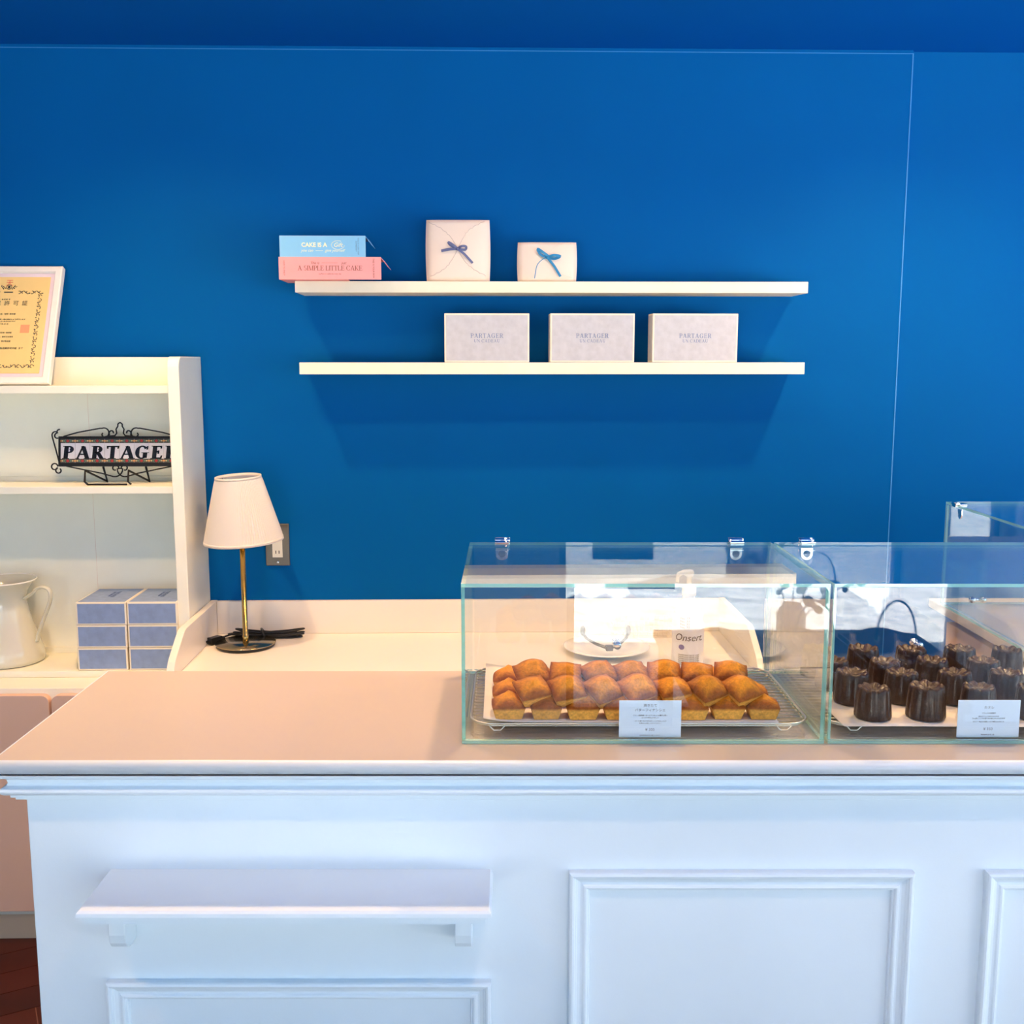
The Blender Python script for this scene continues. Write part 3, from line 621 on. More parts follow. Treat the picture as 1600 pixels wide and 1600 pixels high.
book_box('cake_box', 'sky blue card box lettered CAKE IS A Gift lying on the pink box', -.4935, .132, 1.7726, .2250, .13, .0545, M['sky'], (.012, .019), tx_blue)

def pouch(name, label, u, v, z, w, h, d, rib, style):
    t = bthing(name, label, 'box', u, v, z, R(-1))
    n = 12; mb = MB(); rows = []
    for k in range(n + 1):
        f = k / n; e = w / 2 * (1 + .025 * sin(pi * f)); dd = d * (.55 + .45 * sin(pi * min(1, max(0, f))) ** .6) * (1 - .75 * f ** 3 * .6)
        rows.append((e, dd / 2, h * f))
    m_ = 10
    for sgn in (-1, 1):
        o = len(mb.v)
        for (e, dd, zz) in rows:
            for i in range(m_ + 1):
                x = -1 + 2 * i / m_; mb.v.append((e * x, sgn * dd * (1 - abs(x) ** 4 * .55), zz))
        for k in range(n):
            for i in range(m_): mb.f.append((o + k * (m_ + 1) + i, o + k * (m_ + 1) + i + 1, o + (k + 1) * (m_ + 1) + i + 1, o + (k + 1) * (m_ + 1) + i)); mb.m.append(0); mb.sm.append(True)
    H_ = (n + 1) * (m_ + 1)
    for k in range(n):
        for i in (0, m_): a = k * (m_ + 1) + i; b = a + m_ + 1; mb.f.append((a, b, b + H_, a + H_)); mb.m.append(0); mb.sm.append(False)
    for k in (0, n):
        for i in range(m_): a = k * (m_ + 1) + i; mb.f.append((a, a + 1, a + 1 + H_, a + H_)); mb.m.append(0); mb.sm.append(False)
    mb.build('carton', M['pouch'], t)
    yf = -d / 2 - .0006
    # four curved, scalloped closing flaps meeting at the bow
    fm = MB(); bx, bz = (.0, h * .52) if style else (.0, h * .60)
    corners = [(w * .42, h * .97), (-w * .46, h * .97), (w * .44, h * .09), (-w * .44, h * .09)]
    for ci, (cx, cz) in enumerate(corners):
        if not style and ci in (3, 1): continue
        pts = []; ns = 30
        for k in range(ns + 1):
            f = k / ns; x = bx + (cx - bx) * f; z_ = bz + (cz - bz) * f
            bow = .012 * sin(pi * f) * (1 if (cx > 0) == (cz > bz) else -1); sc_ = .0022 * abs(sin(f * pi * 6)) if f > .4 else 0
            nx, nz = -(cz - bz), (cx - bx); L_ = math.hypot(nx, nz)
            x += nx / L_ * (bow + sc_); z_ += nz / L_ * (bow + sc_)
            ex = abs(x) / (w / 2); ff_ = min(1, max(0, z_ / h)); dd = d * (.55 + .45 * sin(pi * ff_) ** .6) * (1 - .75 * ff_ ** 3 * .6) / 2 * (1 - ex ** 4 * .55)
            pts.append((x, -dd - .0002, z_))
        fm.tube(pts, .00075, 5)
    fm.build('scalloped_flap_edges', M['pouch_shade'] if style == 2 else M['pouch'], t)
    def rb(pts, wd=.0042):
        r = MB(); P = smooth(pts, 5)
        for i, p in enumerate(P):
            a = Vector(P[max(i - 1, 0)]); b = Vector(P[min(i + 1, len(P) - 1)]); tg = (b - a).normalized(); nn = Vector((0, 1, 0)).cross(tg).normalized() if abs(tg.y) < .95 else Vector((0, 0, 1))
            q = Vector(p); r.v += [tuple(q + nn * wd), tuple(q - nn * wd), tuple(q - nn * wd + Vector((0, .0006, 0))), tuple(q + nn * wd + Vector((0, .0006, 0)))]
        for i in range(len(P) - 1):
            for c in range(4): r.f.append((i * 4 + c, i * 4 + (c + 1) % 4, i * 4 + 4 + (c + 1) % 4, i * 4 + 4 + c)); r.m.append(0); r.sm.append(False)
        r.f += [(0, 1, 2, 3), tuple((len(P) - 1) * 4 + c for c in (3, 2, 1, 0))]; r.m += [0, 0]; r.sm += [False, False]
        return r
    y0 = yf - .002; B = MB()
    if style:
        B.join(rb([(bx, y0, bz), (bx - .012, y0 - .006, bz + .010), (bx - .024, y0 - .004, bz + .017), (bx - .020, y0 - .001, bz + .010), (bx - .002, y0, bz)], .0030))
        B.join(rb([(bx, y0, bz), (bx + .010, y0 - .007, bz + .006), (bx + .022, y0 - .004, bz + .006), (bx + .020, y0 - .001, bz - .002), (bx, y0, bz)], .0032))
        B.join(rb([(bx + .004, y0 - .001, bz), (bx - .020, y0 - .003, bz - .001), (bx - .044, y0 + .001, bz - .005)], .0036))
        B.join(rb([(bx, y0 - .001, bz), (bx + .018, y0 - .003, bz - .014), (bx + .040, y0 + .001, bz - .037)], .0030))
    else:
        B.join(rb([(bx + .004, y0, bz + .002), (bx - .010, y0 - .007, bz + .012), (bx - .026, y0 - .004, bz + .022), (bx - .018, y0 - .001, bz + .008), (bx, y0, bz)], .0034))
        B.join(rb([(bx, y0, bz), (bx + .016, y0 - .007, bz + .005), (bx + .034, y0 - .004, bz + .003), (bx + .020, y0 - .001, bz - .003), (bx, y0, bz)], .0036))
        B.join(rb([(bx, y0 - .001, bz), (bx - .014, y0 - .004, bz - .006), (bx - .028, y0 - .004, bz - .022), (bx - .034, y0, bz - .055)], .0010))
        B.join(rb([(bx, y0 - .001, bz), (bx + .018, y0 - .003, bz - .022), (bx + .036, y0 + .001, bz - .050)], .0032))
    B.ball((bx, y0 - .002, bz), .0045, 10, 0, (1.2, .7, 1))
    B.build('ribbon_bow', rib, t)
    return t
pouch('pouch_box', 'tall cream pouch box with a slate ribbon bow standing on the upper shelf', -.140, .118, 1.7143, .170, .163, .055, M['rib_grey'], 2)
pouch('pouch_box', 'small cream pouch box with a turquoise ribbon bow standing on the upper shelf', .1005, .118, 1.7143, .158, .105, .050, M['rib_blue'], 0)

# ------------------------------------------------------------------ outlet, lamp
ol = bthing('wall_outlet', 'steel wall plate with a cream two-slot socket behind the lamp', 'outlet', -.6735, 0, .911)
MB().box(-.0345, .0345, -.006, -.0003, 0, .1235).build('plate', M['steel'], ol, bevel=.002)
MB().box(-.0145, .0145, -.0085, -.006, .025, .098).box(-.006, -.0035, -.0088, -.0085, .036, .045, 1).box(.0035, .006, -.0088, -.0085, .036, .045, 1).box(-.006, -.0035, -.0088, -.0085, .076, .085, 1).box(.0035, .006, -.0088, -.0085, .076, .085, 1).build('socket', [M['ivory'], M['dark']], ol, bevel=.0008)
for zz in (.010, .1135): MB().ball((0, -.0062, zz), .0036, 12, 0, (1, .4, 1)).build('screw', M['chrome'], ol)

LU, LV = -.742, .150
lp_ = bthing('table_lamp', 'slim brass table lamp with a pleated white shade on the cream worktop', 'lamp', LU, LV, .7102)
MB().lathe([(0, 0), (.078, 0), (.080, .002), (.080, .008)], n=64).build('base_underside', M['black'], lp_)
MB().lathe([(.0, .0081), (.0818, .0081), (.083, .0092), (.0825, .0112), (.0, .0118)], n=64).build('base', M['antique'], lp_)
MB().lathe([(0, .0118), (.0085, .0118), (.0085, .030), (.0072, .031), (.0072, .285), (.0, .285)], n=24).build('pole', M['brass'], lp_)
MB().lathe([(0, .280), (.016, .280), (.0175, .283), (.0175, .2955), (.016, .298), (.010, .299), (.010, .340), (0, .340)], n=28).build('lamp_holder', M['brass'], lp_)
MB().ball((0, 0, .372), .026, 20).build('bulb', M['porcelain'], lp_)
NP = 92; r0, r1, s0, s1 = .1075, .0615, .300, .478
vs = []; fs = []; NA = NP * 4
for k in range(13):
    f = k / 12; rr = r0 + (r1 - r0) * f; zz = s0 + (s1 - s0) * f
    for i in range(NA):
        a = 2 * pi * i / NA; pl_ = (.0021 * (1 - .4 * f)) * cos(NP * a) * (0 if k in (0, 12) else 1) * (.5 + .5 * math.tanh(3 * sin(a * 2.3 + 1.2)) if True else 1)
        vs.append(((rr + pl_) * cos(a), (rr + pl_) * sin(a), zz))
for k in range(12):
    for i in range(NA): fs.append((k * NA + i, k * NA + (i + 1) % NA, (k + 1) * NA + (i + 1) % NA, (k + 1) * NA + i))
sm_ = MB().add(vs, fs, 0, True)
tilt = Matrix.Translation((0, 0, .39)) @ Matrix.Rotation(R(-2.6), 4, 'Y') @ Matrix.Rotation(R(2), 4, 'X') @ Matrix.Translation((0, 0, -.39))
so = sm_.xf(tilt).build('lamp_shade', M['shade'], lp_)
for pr_ in ([(r0 - .001, s0 - .002), (r0 + .0015, s0 - .002), (r0 + .0005, s0 + .006), (r0 - .002, s0 + .006)], [(r1 + .0005, s1 - .005), (r1 + .0015, s1 - .005), (r1 + .001, s1 + .002), (r1 - .001, s1 + .002), (r1 - .002, s1 - .005)]):
    MB().lathe(pr_, n=96, cap=False).xf(tilt).build('shade_trim', M['shade'], so)
sup = MB()
for q in range(3): sup.tube([(.012 * cos(q * 2.09 + .5), .012 * sin(q * 2.09 + .5), .345), (.05 * cos(q * 2.09 + .5), .05 * sin(q * 2.09 + .5), .40), (.061 * cos(q * 2.09 + .5), .061 * sin(q * 2.09 + .5), .474)], .0012, 6)
sup.xf(tilt).build('shade_spider', M['chrome'], so)
cb = MB(); random.seed(3)
for q in range(7):
    cx, cy = .045 + random.uniform(-.01, .01), .085 + random.uniform(-.004, .004); L_ = .098 + random.uniform(-.018, .010); hh = .016 + random.uniform(-.003, .004); zq = .004 + .0045 * (q % 4)
    cb.tube([(cx + L_ * cos(a) * (1 if True else 1), cy + hh * sin(a) * (.35 + .65 * abs(cos(a)) ** .7), zq + .005 * (1 + cos(a * 2)) * (q % 2)) for a in [2 * pi * k / 36 for k in range(36)]], .0026, 8, closed=True)
cb.tube(smooth([(-.050, .090, .012), (-.066, .080, .010), (-.080, .060, .009), (-.086, .045, .008)]), .0026, 8)
cb.tube([(.040, .066, .006), (.030, .074, .022), (.026, .090, .026), (.030, .104, .014)], .0035, 8)
cb.build('cord', M['black'], lp_)
pg = MB().box(-.0095, .0095, -.022, .016, 0, .020); pg.tube([(0, .016, .010), (0, .032, .011)], [.0075, .004], 10).box(-.006, -.0045, -.036, -.022, .007, .013).box(.0045, .006, -.036, -.022, .007, .013)
pg.build('plug', M['black'], lp_, loc=(-.0900, .025, .001), rot=(0, 0, R(-35)), bevel=.003)

# ------------------------------------------------------------------ things on the worktop behind the cases
pt = bthing('dessert_plate', 'round white plate holding metal tongs, on the worktop behind the glass case', 'plate', .262, .240, .7102)
MB().lathe([(0, 0), (.062, 0), (.066, .003), (.085, .010), (.117, .018), (.1185, .0195), (.116, .021), (.084, .0135), (.062, .0065), (0, .0060)], n=72).build('plate_body', M['porcelain'], pt)
tg = bthing('serving_tongs', 'open silver tongs lying on the white plate', 'tongs', .262, .305, .7330)
MB().box(-.010, .010, -.010, .012, 0, .014).build('hinge', M['steel'], tg, bevel=.003)
for s_ in (-1, 1):
    MB().tube([(s_ * .006, .006, .006), (s_ * .032, .036, .009), (s_ * .054, .070, .015), (s_ * .060, .084, .022)], [.0062, .0058, .005, .005], 8, flat=.6).ball((s_ * .063, .090, .032), .0095, 14, 0, (.8, .8, 1.6)).build('arm', M['steel'], tg)
wb = bthing('wire_basket', 'small cream wire grid basket behind the pump bottle', 'basket', .385, .060, .7102)
bsk = MB(); a_, b_, h_ = .085, .032, .052
for zz in (.003, .018, .034, .050): bsk.tube([(-a_, -b_, zz), (a_, -b_, zz), (a_, b_, zz), (-a_, b_, zz)], .0011, 6, closed=True)
for i in range(13): x = -a_ + 2 * a_ * i / 12; bsk.tube([(x, -b_, .050), (x, -b_, .003), (x, b_, .003), (x, b_, .050)], .0009, 5)
for i in range(1, 6): y = -b_ + 2 * b_ * i / 6; bsk.tube([(-a_, y, .050), (-a_, y, .003), (a_, y, .003), (a_, y, .050)], .0009, 5)
bsk.build('wire_mesh', M['whitewire'], wb)
bt = bthing('pump_bottle', 'white plastic pump bottle with printed label on the worktop behind the case', 'bottle', .4590, .375, .7102)
MB().lathe([(0, 0), (.037, 0), (.0405, .003), (.0415, .008), (.0415, .120), (.039, .140), (.031, .160), (.020, .178), (.0155, .186), (.0155, .192), (0, .192)], n=48).build('bottle_body', M['bottle'], bt)
MB().lathe([(0, .190), (.0185, .190), (.0185, .210), (.016, .213), (.008, .214), (.006, .216), (.006, .238), (.011, .240), (.012, .250), (.009, .256), (0, .257)], n=32).build('pump_collar', M['bottle'], bt)
MB().tube(smooth([(.0, 0, .249), (-.018, -.004, .250), (-.030, -.006, .243), (-.032, -.006, .226)]), [.0075] * 6 + [.006] * 7 + [.0045] * 6, 10).build('pump_spout', M['bottle'], bt)
brand = text_mb('Onsert.', .026, 0, .085, 0, shear=.25)
lb = MB()
for i in range(6): lb.join(text_mb('desinfectant alcool usage', .0058, 0, .040 - .005 * i, 0))
for i in range(4): lb.join(text_mb('No. 77', .009, -.012, .112 + .008 * i, 0))
def wrapc(mb, r=.0418):
    mb.v = [(r * sin(x / r), -r * cos(x / r) + y * .2, z) for x, y, z in mb.v]; return mb
wrapc(brand).build('label_lettering', M['ink_dark'], bt, fix=False, rot=(0, 0, R(-6)))
wrapc(lb).build('label_text', M['ink_dark'], bt, fix=False, rot=(0, 0, R(-6)))
wrapc(MB().prism([(-.010 + .008 * cos(a), .060 + .007 * sin(a)) for a in [2 * pi * k / 14 for k in range(14)]], 0, .0001, 'y')).build('label_badge', M['violet'], bt, fix=False, rot=(0, 0, R(-20)))

# ------------------------------------------------------------------ glass cases
def case(label, loc, rz, w=.526, d=.348, h=.2375, knob=0.0):
    t = thing('glass_display_case', label, 'display case', loc, rz, 'frameless glass display cases on the counter')
    T = .005; gm = [M['glass'], M['edge']]
    def pane(nm, x0, x1, y0, y1, z0, z1):
        mb = MB().box(x0, x1, y0, y1, z0, z1); dims = (x1 - x0, y1 - y0, z1 - z0); thin = dims.index(min(dims))
        ax = [2, 2, 1, 0, 1, 0]
        mb.m = [0 if a == thin else 1 for a in ax]
        return mb.build(nm, gm, t)
    e = .0004
    pane('base_pane', -w / 2, w / 2, -d / 2, d / 2, e, T)
    pane('front_pane', -w / 2, w / 2, -d / 2, -d / 2 + T, T + e, h - T - e)
    pane('side_pane', -w / 2, -w / 2 + T, -d / 2 + T + e, d / 2, T + e, h - T - e)
    pane('side_pane', w / 2 - T, w / 2, -d / 2 + T + e, d / 2, T + e, h - T - e)
    pane('top_pane', -w / 2, w / 2, -d / 2, d / 2, h - T, h)
    dr = pane('rear_door', -w / 2 + T + .002, w / 2 - T - .002, d / 2 - T, d / 2, T + .003, h - T - .002)
    kb = MB().ball((knob, d / 2 + .013, .055), .0075, 16); kb.tube([(knob, d / 2 - .001, .055), (knob, d / 2 + .012, .055)], .004, 12)
    kb.tube([(knob, d / 2 - .001 - T, .055), (knob, d / 2 - T - .009, .055)], [.0072, .0068], 14)
    kb.build('door_knob', M['chrome'], dr)
    for hx in (-w / 2 + .056, w / 2 - .062):
        hg = MB().box(hx - .012, hx + .012, d / 2 - .016, d / 2 + .004, h, h + .0035).box(hx - .008, hx + .014, d / 2 + .001, d / 2 + .0075, h - .004, h + .006)
        hg.tube([(hx - .012, d / 2 + .004, h + .003), (hx + .014, d / 2 + .004, h + .003)], .0048, 12)
        hg.prism([(hx - .0105, h - .008), (hx + .0105, h - .008), (hx + .0105, h - .020)] + [(hx + .0105 * cos(a), h - .020 - .0105 * sin(a)) for a in [pi * k / 10 for k in range(1, 10)]] + [(hx - .0105, h - .020)], d / 2 - T - .003, d / 2 - T - .0004, 'y')
        ho = hg.build('hinge', M['chrome'], t, bevel=.0008)
        MB().prism([(hx + .0062 * cos(a), h - .019 + .0062 * sin(a)) for a in [2 * pi * k / 16 for k in range(16)]], d / 2 - T - .0042, d / 2 - T - .003, 'y').build('screw', M['steel'], ho)
    return t
TOPZ = .95
case('left frameless glass case with chrome hinges, full of golden financiers', (.195, 1.646, TOPZ), 0, knob=-.004)
case('frameless glass case to the right of the financiers, holding dark caneles', (.7265, 1.646, TOPZ), 0, knob=-.004)
case('empty frameless glass case standing at the far right behind the others', (.987 + .174, 2.100, TOPZ), R(90), knob=.07)

# wire racks
def rack(label, cx, cy, w, d, z):
    t = thing('cooling_rack', label, 'wire rack', (cx, cy, z - .0125), 0, 'chrome wire cooling racks in the cases')
    def loop(w, d, r, zz): 
        p = []
        for (sx, sy, a0) in ((1, 1, 0), (-1, 1, 90), (-1, -1, 180), (1, -1, 270)):
            for k in range(7): a = R(a0 + 15 * k); p.append((sx * (w / 2 - r) + r * cos(a), sy * (d / 2 - r) + r * sin(a), zz))
        return p
    MB().tube(loop(w, d, .035, .0125), .0017, 8, closed=True).tube(loop(w - .006, d - .006, .033, .0088), .0013, 8, closed=True).build('rim', M['wire'], t)
    g_ = MB(); n_ = 19
    for i in range(1, n_):
        y = -d / 2 + d * i / n_; q = max(0, abs(y) - (d / 2 - .035)); ins = .035 - math.sqrt(max(0, .035 ** 2 - q * q))
        g_.tube([(-w / 2 + ins, y, .0110), (w / 2 - ins, y, .0110)], .0009, 6)
    g_.build('wire_grid', M['wire'], t)
    for x in (-w * .25, w * .25): MB().tube([(x, -d / 2, .0086), (x, d / 2, .0086)], .0013, 6).build('cross_bar', M['wire'], t)
    for sx in (-1, 1):
        for sy in (-1, 1): MB().tube([(sx * w * .40, sy * (d / 2 - .002), .0086), (sx * (w * .40 + .006), sy * (d / 2 - .004), .0012), (sx * (w * .40 + .016), sy * (d / 2 - .004), .0012), (sx * (w * .40 + .022), sy * (d / 2 - .002), .0086)], .0012, 6).build('foot', M['wire'], t)
    return t
RZ = TOPZ + .0052 + .0128
rack('oval chrome wire rack under the golden financiers', .196, 1.652, .506, .290, RZ)
rack('chrome wire rack under the dark caneles', .727, 1.652, .506, .290, RZ)
def sheet(label, corners, z, curl_=.0):
    n_ = 16; mb = MB(); (ax, ay), (bx, by), (cx, cy), (dx, dy) = corners
    for j in range(n_ + 1):
        for i in range(n_ + 1):
            s_, q = i / n_, j / n_
            x = (ax * (1 - s_) + bx * s_) * (1 - q) + (dx * (1 - s_) + cx * s_) * q; y = (ay * (1 - s_) + by * s_) * (1 - q) + (dy * (1 - s_) + cy * s_) * q
            e = max(0, .12 - s_) / .12; mb.v.append((x, y, z + curl_ * e * e * .006 + .0004 * (sin(9 * s_ + 3 * q) + 1)))
    for j in range(n_):
        for i in range(n_): a = j * (n_ + 1) + i; mb.f.append((a, a + 1, a + n_ + 2, a + n_ + 1)); mb.m.append(0); mb.sm.append(True)
    o = mb.build('parchment_sheet', M['parch'], fix=False)
    sd_ = o.modifiers.new('t', 'SOLIDIFY'); sd_.thickness = .0004; sd_.offset = 1
    return tag(o, label, 'baking paper')
sheet('pale baking parchment under the golden financiers', [(-.038, 1.506), (.400, 1.502), (.4, 1.785), (-.040, 1.795)], RZ + .0022, 1)
sheet('pale baking parchment under the dark caneles', [(.492, 1.488), (.975, 1.486), (.97, 1.792), (.478, 1.79)], RZ + .0022, 0)
PZ = RZ + .0042

# financiers
def fin_mesh(seed):
    rd = random.Random(seed); n_ = 17; mb = MB()
    jx = [rd.uniform(.97, 1.04) for _ in range(4)]
    def sq(x, y):  # square -> slightly rounded square
        return x * (1 - .035 * y * y), y * (1 - .035 * x * x)
    ox, oy = rd.uniform(-.2, .2), rd.uniform(-.2, .2); hb = rd.uniform(.0115, .0155)
    for j in range(n_):
        for i in range(n_):
            x, y = -1 + 2 * i / (n_ - 1), -1 + 2 * j / (n_ - 1); xr, yr = sq(x, y); r = math.hypot(x - ox, y - oy); e = max(abs(x), abs(y))
            z = .0205 + hb * max(0, 1 - (r / 1.2) ** 2) ** 1.3 - .0018 * max(0, e - .8) / .2 + .0042 * math.exp(-(r / .2) ** 2) + .0016 * math.exp(-((x - ox - .25) / .12) ** 2 - ((y - oy - .1) / .2) ** 2) + .0012 * math.exp(-((e - .86) / .1) ** 2)
            mb.v.append((xr * .0242 * jx[0], yr * .0242 * jx[1], z + rd.uniform(-.00012, .00012)))
    for j in range(n_ - 1):
        for i in range(n_ - 1): a = j * n_ + i; mb.f.append((a, a + 1, a + n_ + 1, a + n_)); mb.m.append(0); mb.sm.append(True)
    ring = [i for i in range(n_)] + [j * n_ + n_ - 1 for j in range(1, n_)] + [(n_ - 1) * n_ + i for i in range(n_ - 2, -1, -1)] + [j * n_ for j in range(n_ - 2, 0, -1)]
    prev = ring
    for (sc, z) in ((1.012, .0185), (.985, .0160), (.87, .0060), (.80, .0008), (.77, 0)):
        o = len(mb.v)
        for q in ring: x, y, _ = mb.v[q]; mb.v.append((x * sc, y * sc, z))
        for k in range(len(ring)): k2 = (k + 1) % len(ring); mb.f.append((prev[k], o + k, o + k2, prev[k2])); mb.m.append(0); mb.sm.append(True)
        prev = list(range(o, o + len(ring)))
    mb.f.append(tuple(reversed(prev))); mb.m.append(0); mb.sm.append(False)
    me_o = mb.build('financier', M['financier']); return me_o
fproto = [fin_mesh(s_) for s_ in range(4)]; fcount = [0]
ORD = ['leftmost', 'second from the left', 'third from the left', 'fourth from the left', 'fifth from the left', 'sixth from the left', 'seventh from the left', 'eighth from the left', 'ninth from the left']
def fin(x, y, z, rx, ry, rz, label, s=1.0):
    i = fcount[0]; fcount[0] += 1
    o = fproto[i] if i < 4 else fproto[i % 4].copy()
    if i >= 4: COL.objects.link(o)
    o.location = (x, y, z); o.rotation_euler = (R(rx), R(ry), R(rz)); o.scale = (s, s, s)
    return tag(o, label, 'cake', 'financiers piled on the rack in the left case')
cols = [-.0005, .055, .110, .164, .219, .274, .327, .380]
rows_ = [(1.532, 'front'), (1.598, 'middle'), (1.668, 'back')]
for r, (yy, rn) in enumerate(rows_):
    for c, xx in enumerate(cols):
        if c == 7 and r == 2: continue
        fin(xx * (1 - .005 * r), yy + random.uniform(-.002, .002), PZ, 0, 0, random.uniform(-3, 3), 'golden financier lying flat in the %s row of the bottom layer, %s' % (rn, ORD[c]))
ups = [(830, .033, 20, -8, 18), (885, .085, 22, -6, 14), (943, .138, 26, -10, 30), (998, .190, 22, -8, 26), (1053, .243, 14, -4, 16), (1110, .295, 22, -8, 30), (1165, .346, 22, -8, 28)]
for c, (_, xx, a, b, cz) in enumerate(ups):
    fin(xx + .002, 1.540, PZ + .0255, a, b, cz, 'golden financier leaning forward in the front row of the top layer, %s' % ORD[c], 1.01)
ups2 = [(.033, 20, -6, 14), (.085, 22, 4, -4), (.138, 24, -8, 20), (.190, 18, -6, 8), (.240, 22, 2, -6), (.292, 20, 4, -8), (.345, 16, 4, -10)]
for c, (xx, a, b, cz) in enumerate(ups2):
    fin(xx + .003, 1.612, PZ + .0265, a, b, cz, 'golden financier leaning in the rear row of the top layer, %s' % ORD[c], 1.04)

# caneles
def can_mesh(seed):
    rd = random.Random(seed)
    prof = [(0, 0), (.0262, 0), (.0278, .0015), (.0280, .005), (.0272, .016), (.0262, .028), (.0252, .038), (.0244, .0440), (.0228, .0468), (.0200, .0478), (.0165, .0466), (.0135, .0440), (.008, .0420), (0, .0415)]
    ph = rd.uniform(0, 1)
    def rf(a, k):
        if k in (0, len(prof) - 1): return 1
        amp = .12 if 2 <= k <= 7 else .06
        f = abs(cos(4 * a + ph)) ** .5
        return 1 - amp * (1 - f) + rd.uniform(-.008, .008)
    mb = MB().lathe(prof, n=90, rf=rf, cap=False)
    for i, v in enumerate(mb.v):
        if v[2] > .040:
            a = math.atan2(v[1], v[0]); mb.v[i] = (v[0], v[1], v[2] + .0015 * cos(8 * a + ph * 2) * (math.hypot(v[0], v[1]) / .022) + rd.uniform(-.0009, .0009))
    return mb.build('canele', M['canele'])
cproto = [can_mesh(s_) for s_ in range(3)]; k = 0
for r, yy in enumerate((1.530, 1.602, 1.672, 1.742)):
    for c in range(5):
        xx = .544 - .007 * r + .081 * c
        if xx > .80 + .02 * r: continue
        o = cproto[k] if k < 3 else cproto[k % 3].copy()
        if k >= 3: COL.objects.link(o)
        k += 1
        o.location = (xx + random.uniform(-.003, .003), yy + random.uniform(-.003, .003), PZ); o.rotation_euler = (0, 0, random.uniform(0, 6)); s_ = random.uniform(.97, 1.04); o.scale = (s_, s_, s_)
        tag(o, 'dark brown fluted canele in the %s row, %s' % (('front', 'second', 'third', 'back')[r], ORD[c]), 'cake', 'caneles on the rack in the right case')

# price cards
def price_card(label, x, y, w, h, lines, rz=0):
    t = thing('price_card', label, 'card', (x, y, TOPZ + .0062), rz, 'price cards inside the glass cases')
    MB().box(-w / 2, w / 2, -.0006, .0006, 0, h).build('card', M['card'], t)
    mb = None
    for z_, s_, tx in lines:
        m_ = text_mb(tx, s_, 0, z_, -.0008); mb = m_ if mb is None else mb.join(m_)
    mb.build('printed_text', M['ink_grey'], t, fix=False)
    MB().box(-w / 2, w / 2, -.0022, -.0010, -.0004, .0026).box(-w / 2, w / 2, .0010, .0300, -.0008, .0002).build('acrylic_holder', M['glass'], t)
price_card('small white price card for ¥300 standing in front of the financiers', .2062, 1.4835, .0905, .0555,
           [(.0480, .0050, '焼きたて'), (.0410, .0050, 'バターフィナンシェ'), (.0330, .0023, 'フランス産発酵バターとアーモンドを贅沢に使い'), (.0296, .0023, 'ふんわり焼き上げました'), (.0245, .0023, 'バターの香り広がる外はカリッと中はしっとり'), (.0211, .0023, 'お早めにお召し上がりください'), (.0115, .0058, '¥ 300'), (.0030, .0020, '特定原材料 卵 乳 小麦 アーモンド')])
price_card('small white price card for ¥350 standing in front of the caneles', .7000, 1.4835, .0905, .0560,
           [(.0450, .0050, 'カヌレ'), (.0365, .0023, 'フランスの伝統菓子'), (.0315, .0023, '外はカリッと中はもちもちの'), (.0285, .0023, 'ラム酒とバニラの香りをお楽しみいただけます'), (.0235, .0023, 'ボルドー地方の伝統レシピで焼き上げました'), (.0125, .0058, '¥ 350'), (.0040, .0020, '特定原材料 卵 乳 小麦')])

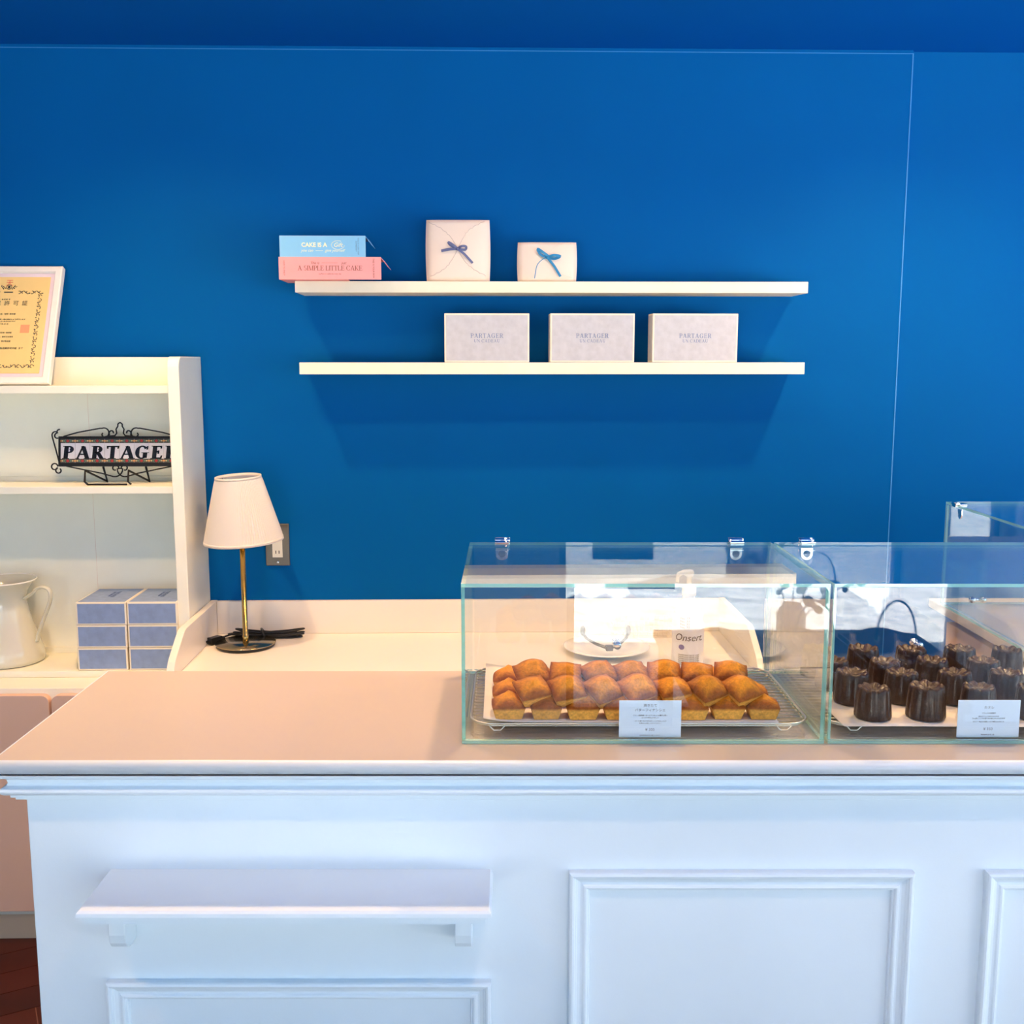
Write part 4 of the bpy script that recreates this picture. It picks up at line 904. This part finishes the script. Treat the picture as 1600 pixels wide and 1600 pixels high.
# ------------------------------------------------------------------ seen only as reflections in the glass: table, trays, branches behind the photographer's side
tb = thing('display_table', 'low wooden display table on the customer side, reflected in the cases', 'table', (.80, .22, FZ))
MB().box(-.375, .268, -.30, .385, .755, .780).build('table_top', M['tray_wood'], tb, bevel=.003)
for sx in (-.34, .235):
    for sy in (-.27, .355): MB().box(sx - .02, sx + .02, sy - .02, sy + .02, 0, .7548).build('leg', M['tray_wood'], tb, bevel=.002)
TZ = FZ + .7802
for i, (xc, lab) in enumerate(((.965, 'right'), (.752, 'middle'), (.539, 'left'))):
    t = thing('display_tray', 'dark wooden tray of wrapped cakes on the display table, %s of three' % lab, 'tray', (xc, .415, TZ), 0, 'wooden trays on the display table')
    wv, dv = .200, .33
    b = MB().box(-wv / 2, wv / 2, -dv / 2, dv / 2, 0, .006).box(-wv / 2, -wv / 2 + .006, -dv / 2, dv / 2, .006, .075).box(wv / 2 - .006, wv / 2, -dv / 2, dv / 2, .006, .075)
    for ye in (-dv / 2, dv / 2 - .006):
        top = [(-wv / 2 + wv * k / 20, .075 + .016 * (.5 - .5 * cos(2 * pi * k / 20)) ** 1.2) for k in range(21)]
        # end board with a finger hole: two halves round the hole
        hc, hr = (0, .060), .010
        b.prism([(-wv / 2, .006), (wv / 2, .006), (wv / 2, .050), (-wv / 2, .050)], ye, ye + .006, 'y')
        lft = [p for p in top if p[0] <= -.0]; rgt = [p for p in top if p[0] >= .0]
        b.prism([(-wv / 2, .050)] + [(-.0, .050)] + [(-hr * sin(a), hc[1] - hr * cos(a)) for a in [pi * k / 8 for k in range(9)]] + list(reversed(lft)), ye, ye + .006, 'y')
        b.prism([(wv / 2, .050)] + list(reversed(rgt)) + [(hr * sin(a), hc[1] + hr * cos(a)) for a in [pi * k / 8 for k in range(9)]] + [(0, .050)], ye, ye + .006, 'y')
    b.build('tray_body', M['tray_wood'], t)
    if i < 2: MB().tube([(.046 + .052 * cos(a), -.150, .060 + .105 * sin(a)) for a in [pi * k / 20 for k in range(21)]], .0028, 8).build('cord_handle', M['bluecord'], t)
    rd = random.Random(i)
    for q in range(5):
        fm_ = MB(); n_ = 10; yy = -.11 + q * .05
        for a in range(n_ + 1):
            for c in range(n_ + 1):
                x, y = -.07 + .14 * a / n_, -.022 + .044 * c / n_
                fm_.v.append((x, yy + y, .030 + .012 * (1 - (2 * a / n_ - 1) ** 2) * (1 - (2 * c / n_ - 1) ** 2) + rd.uniform(-.003, .003)))
        for a in range(n_):
            for c in range(n_): k_ = a * (n_ + 1) + c; fm_.f.append((k_, k_ + 1, k_ + n_ + 2, k_ + n_ + 1)); fm_.m.append(0); fm_.sm.append(True)
        wc = thing('wrapped_cake', 'film-wrapped cake in the %s wooden tray on the display table' % lab, 'cake', (xc, .415, TZ + .0062), 0, 'film-wrapped cakes in the %s tray' % lab)
        MB().box(-.055, .055, yy - .018, yy + .018, 0, .022).build('cake', M['box_cream'], wc, bevel=.004)
        fm_.build('film_wrapper', M['film'], wc)
vs_ = thing('leafy_branch_vase', 'small glass vase of round-leaved branches on the display table', 'vase', (.78, .10, TZ))
MB().lathe([(0, 0), (.035, 0), (.04, .01), (.04, .09), (.025, .12), (.022, .12), (.036, .09), (.036, .012), (0, .010)], n=32).build('vase', M['porcelain'], vs_)
rd = random.Random(5)
for bi, (tx_, ty_, tz_) in enumerate(((.20, .02, .36), (.02, .03, .42), (-.16, .03, .34), (.32, .0, .22))):
    br = MB(); P = smooth([(0, 0, .02), (tx_ * .25, ty_ * .3, .02 + tz_ * .5), (tx_ * .7, ty_, .02 + tz_ * .85), (tx_, ty_, .02 + tz_)])
    br.tube(P, .0016, 6)
    for q in range(5, len(P), 2):
        for s_ in (-1, 1):
            c = Vector(P[q]); ang = rd.uniform(0, 6.28); r1_ = rd.uniform(.009, .015); dr_ = Vector((cos(ang), sin(ang) * .4, s_ * .7)).normalized(); sd2 = Vector((0, 1, 0)).cross(dr_).normalized()
            o = len(br.v); m_ = 12
            for e in (0, .0005):
                for a in range(m_): t_ = 2 * pi * a / m_; br.v.append(tuple(c + dr_ * (r1_ * 1.3 * (1 + cos(t_))) + sd2 * (r1_ * sin(t_)) + Vector((0, e, 0))))
            br.f += [tuple(o + a for a in range(m_)), tuple(o + m_ + a for a in reversed(range(m_)))] + [(o + a, o + (a + 1) % m_, o + m_ + (a + 1) % m_, o + m_ + a) for a in range(m_)]
            br.m += [1] * (m_ + 2); br.sm += [False] * (m_ + 2)
    br.build('branch', [M['tray_wood'], M['leaf']], vs_)
sgn = thing('window_sign', 'dark opening-notice board hanging in the shop window', 'sign', (.565, WIN_Y - .02, .53))
MB().box(-.15, .15, -.006, .006, 0, .42).build('board', M['letter'], sgn)
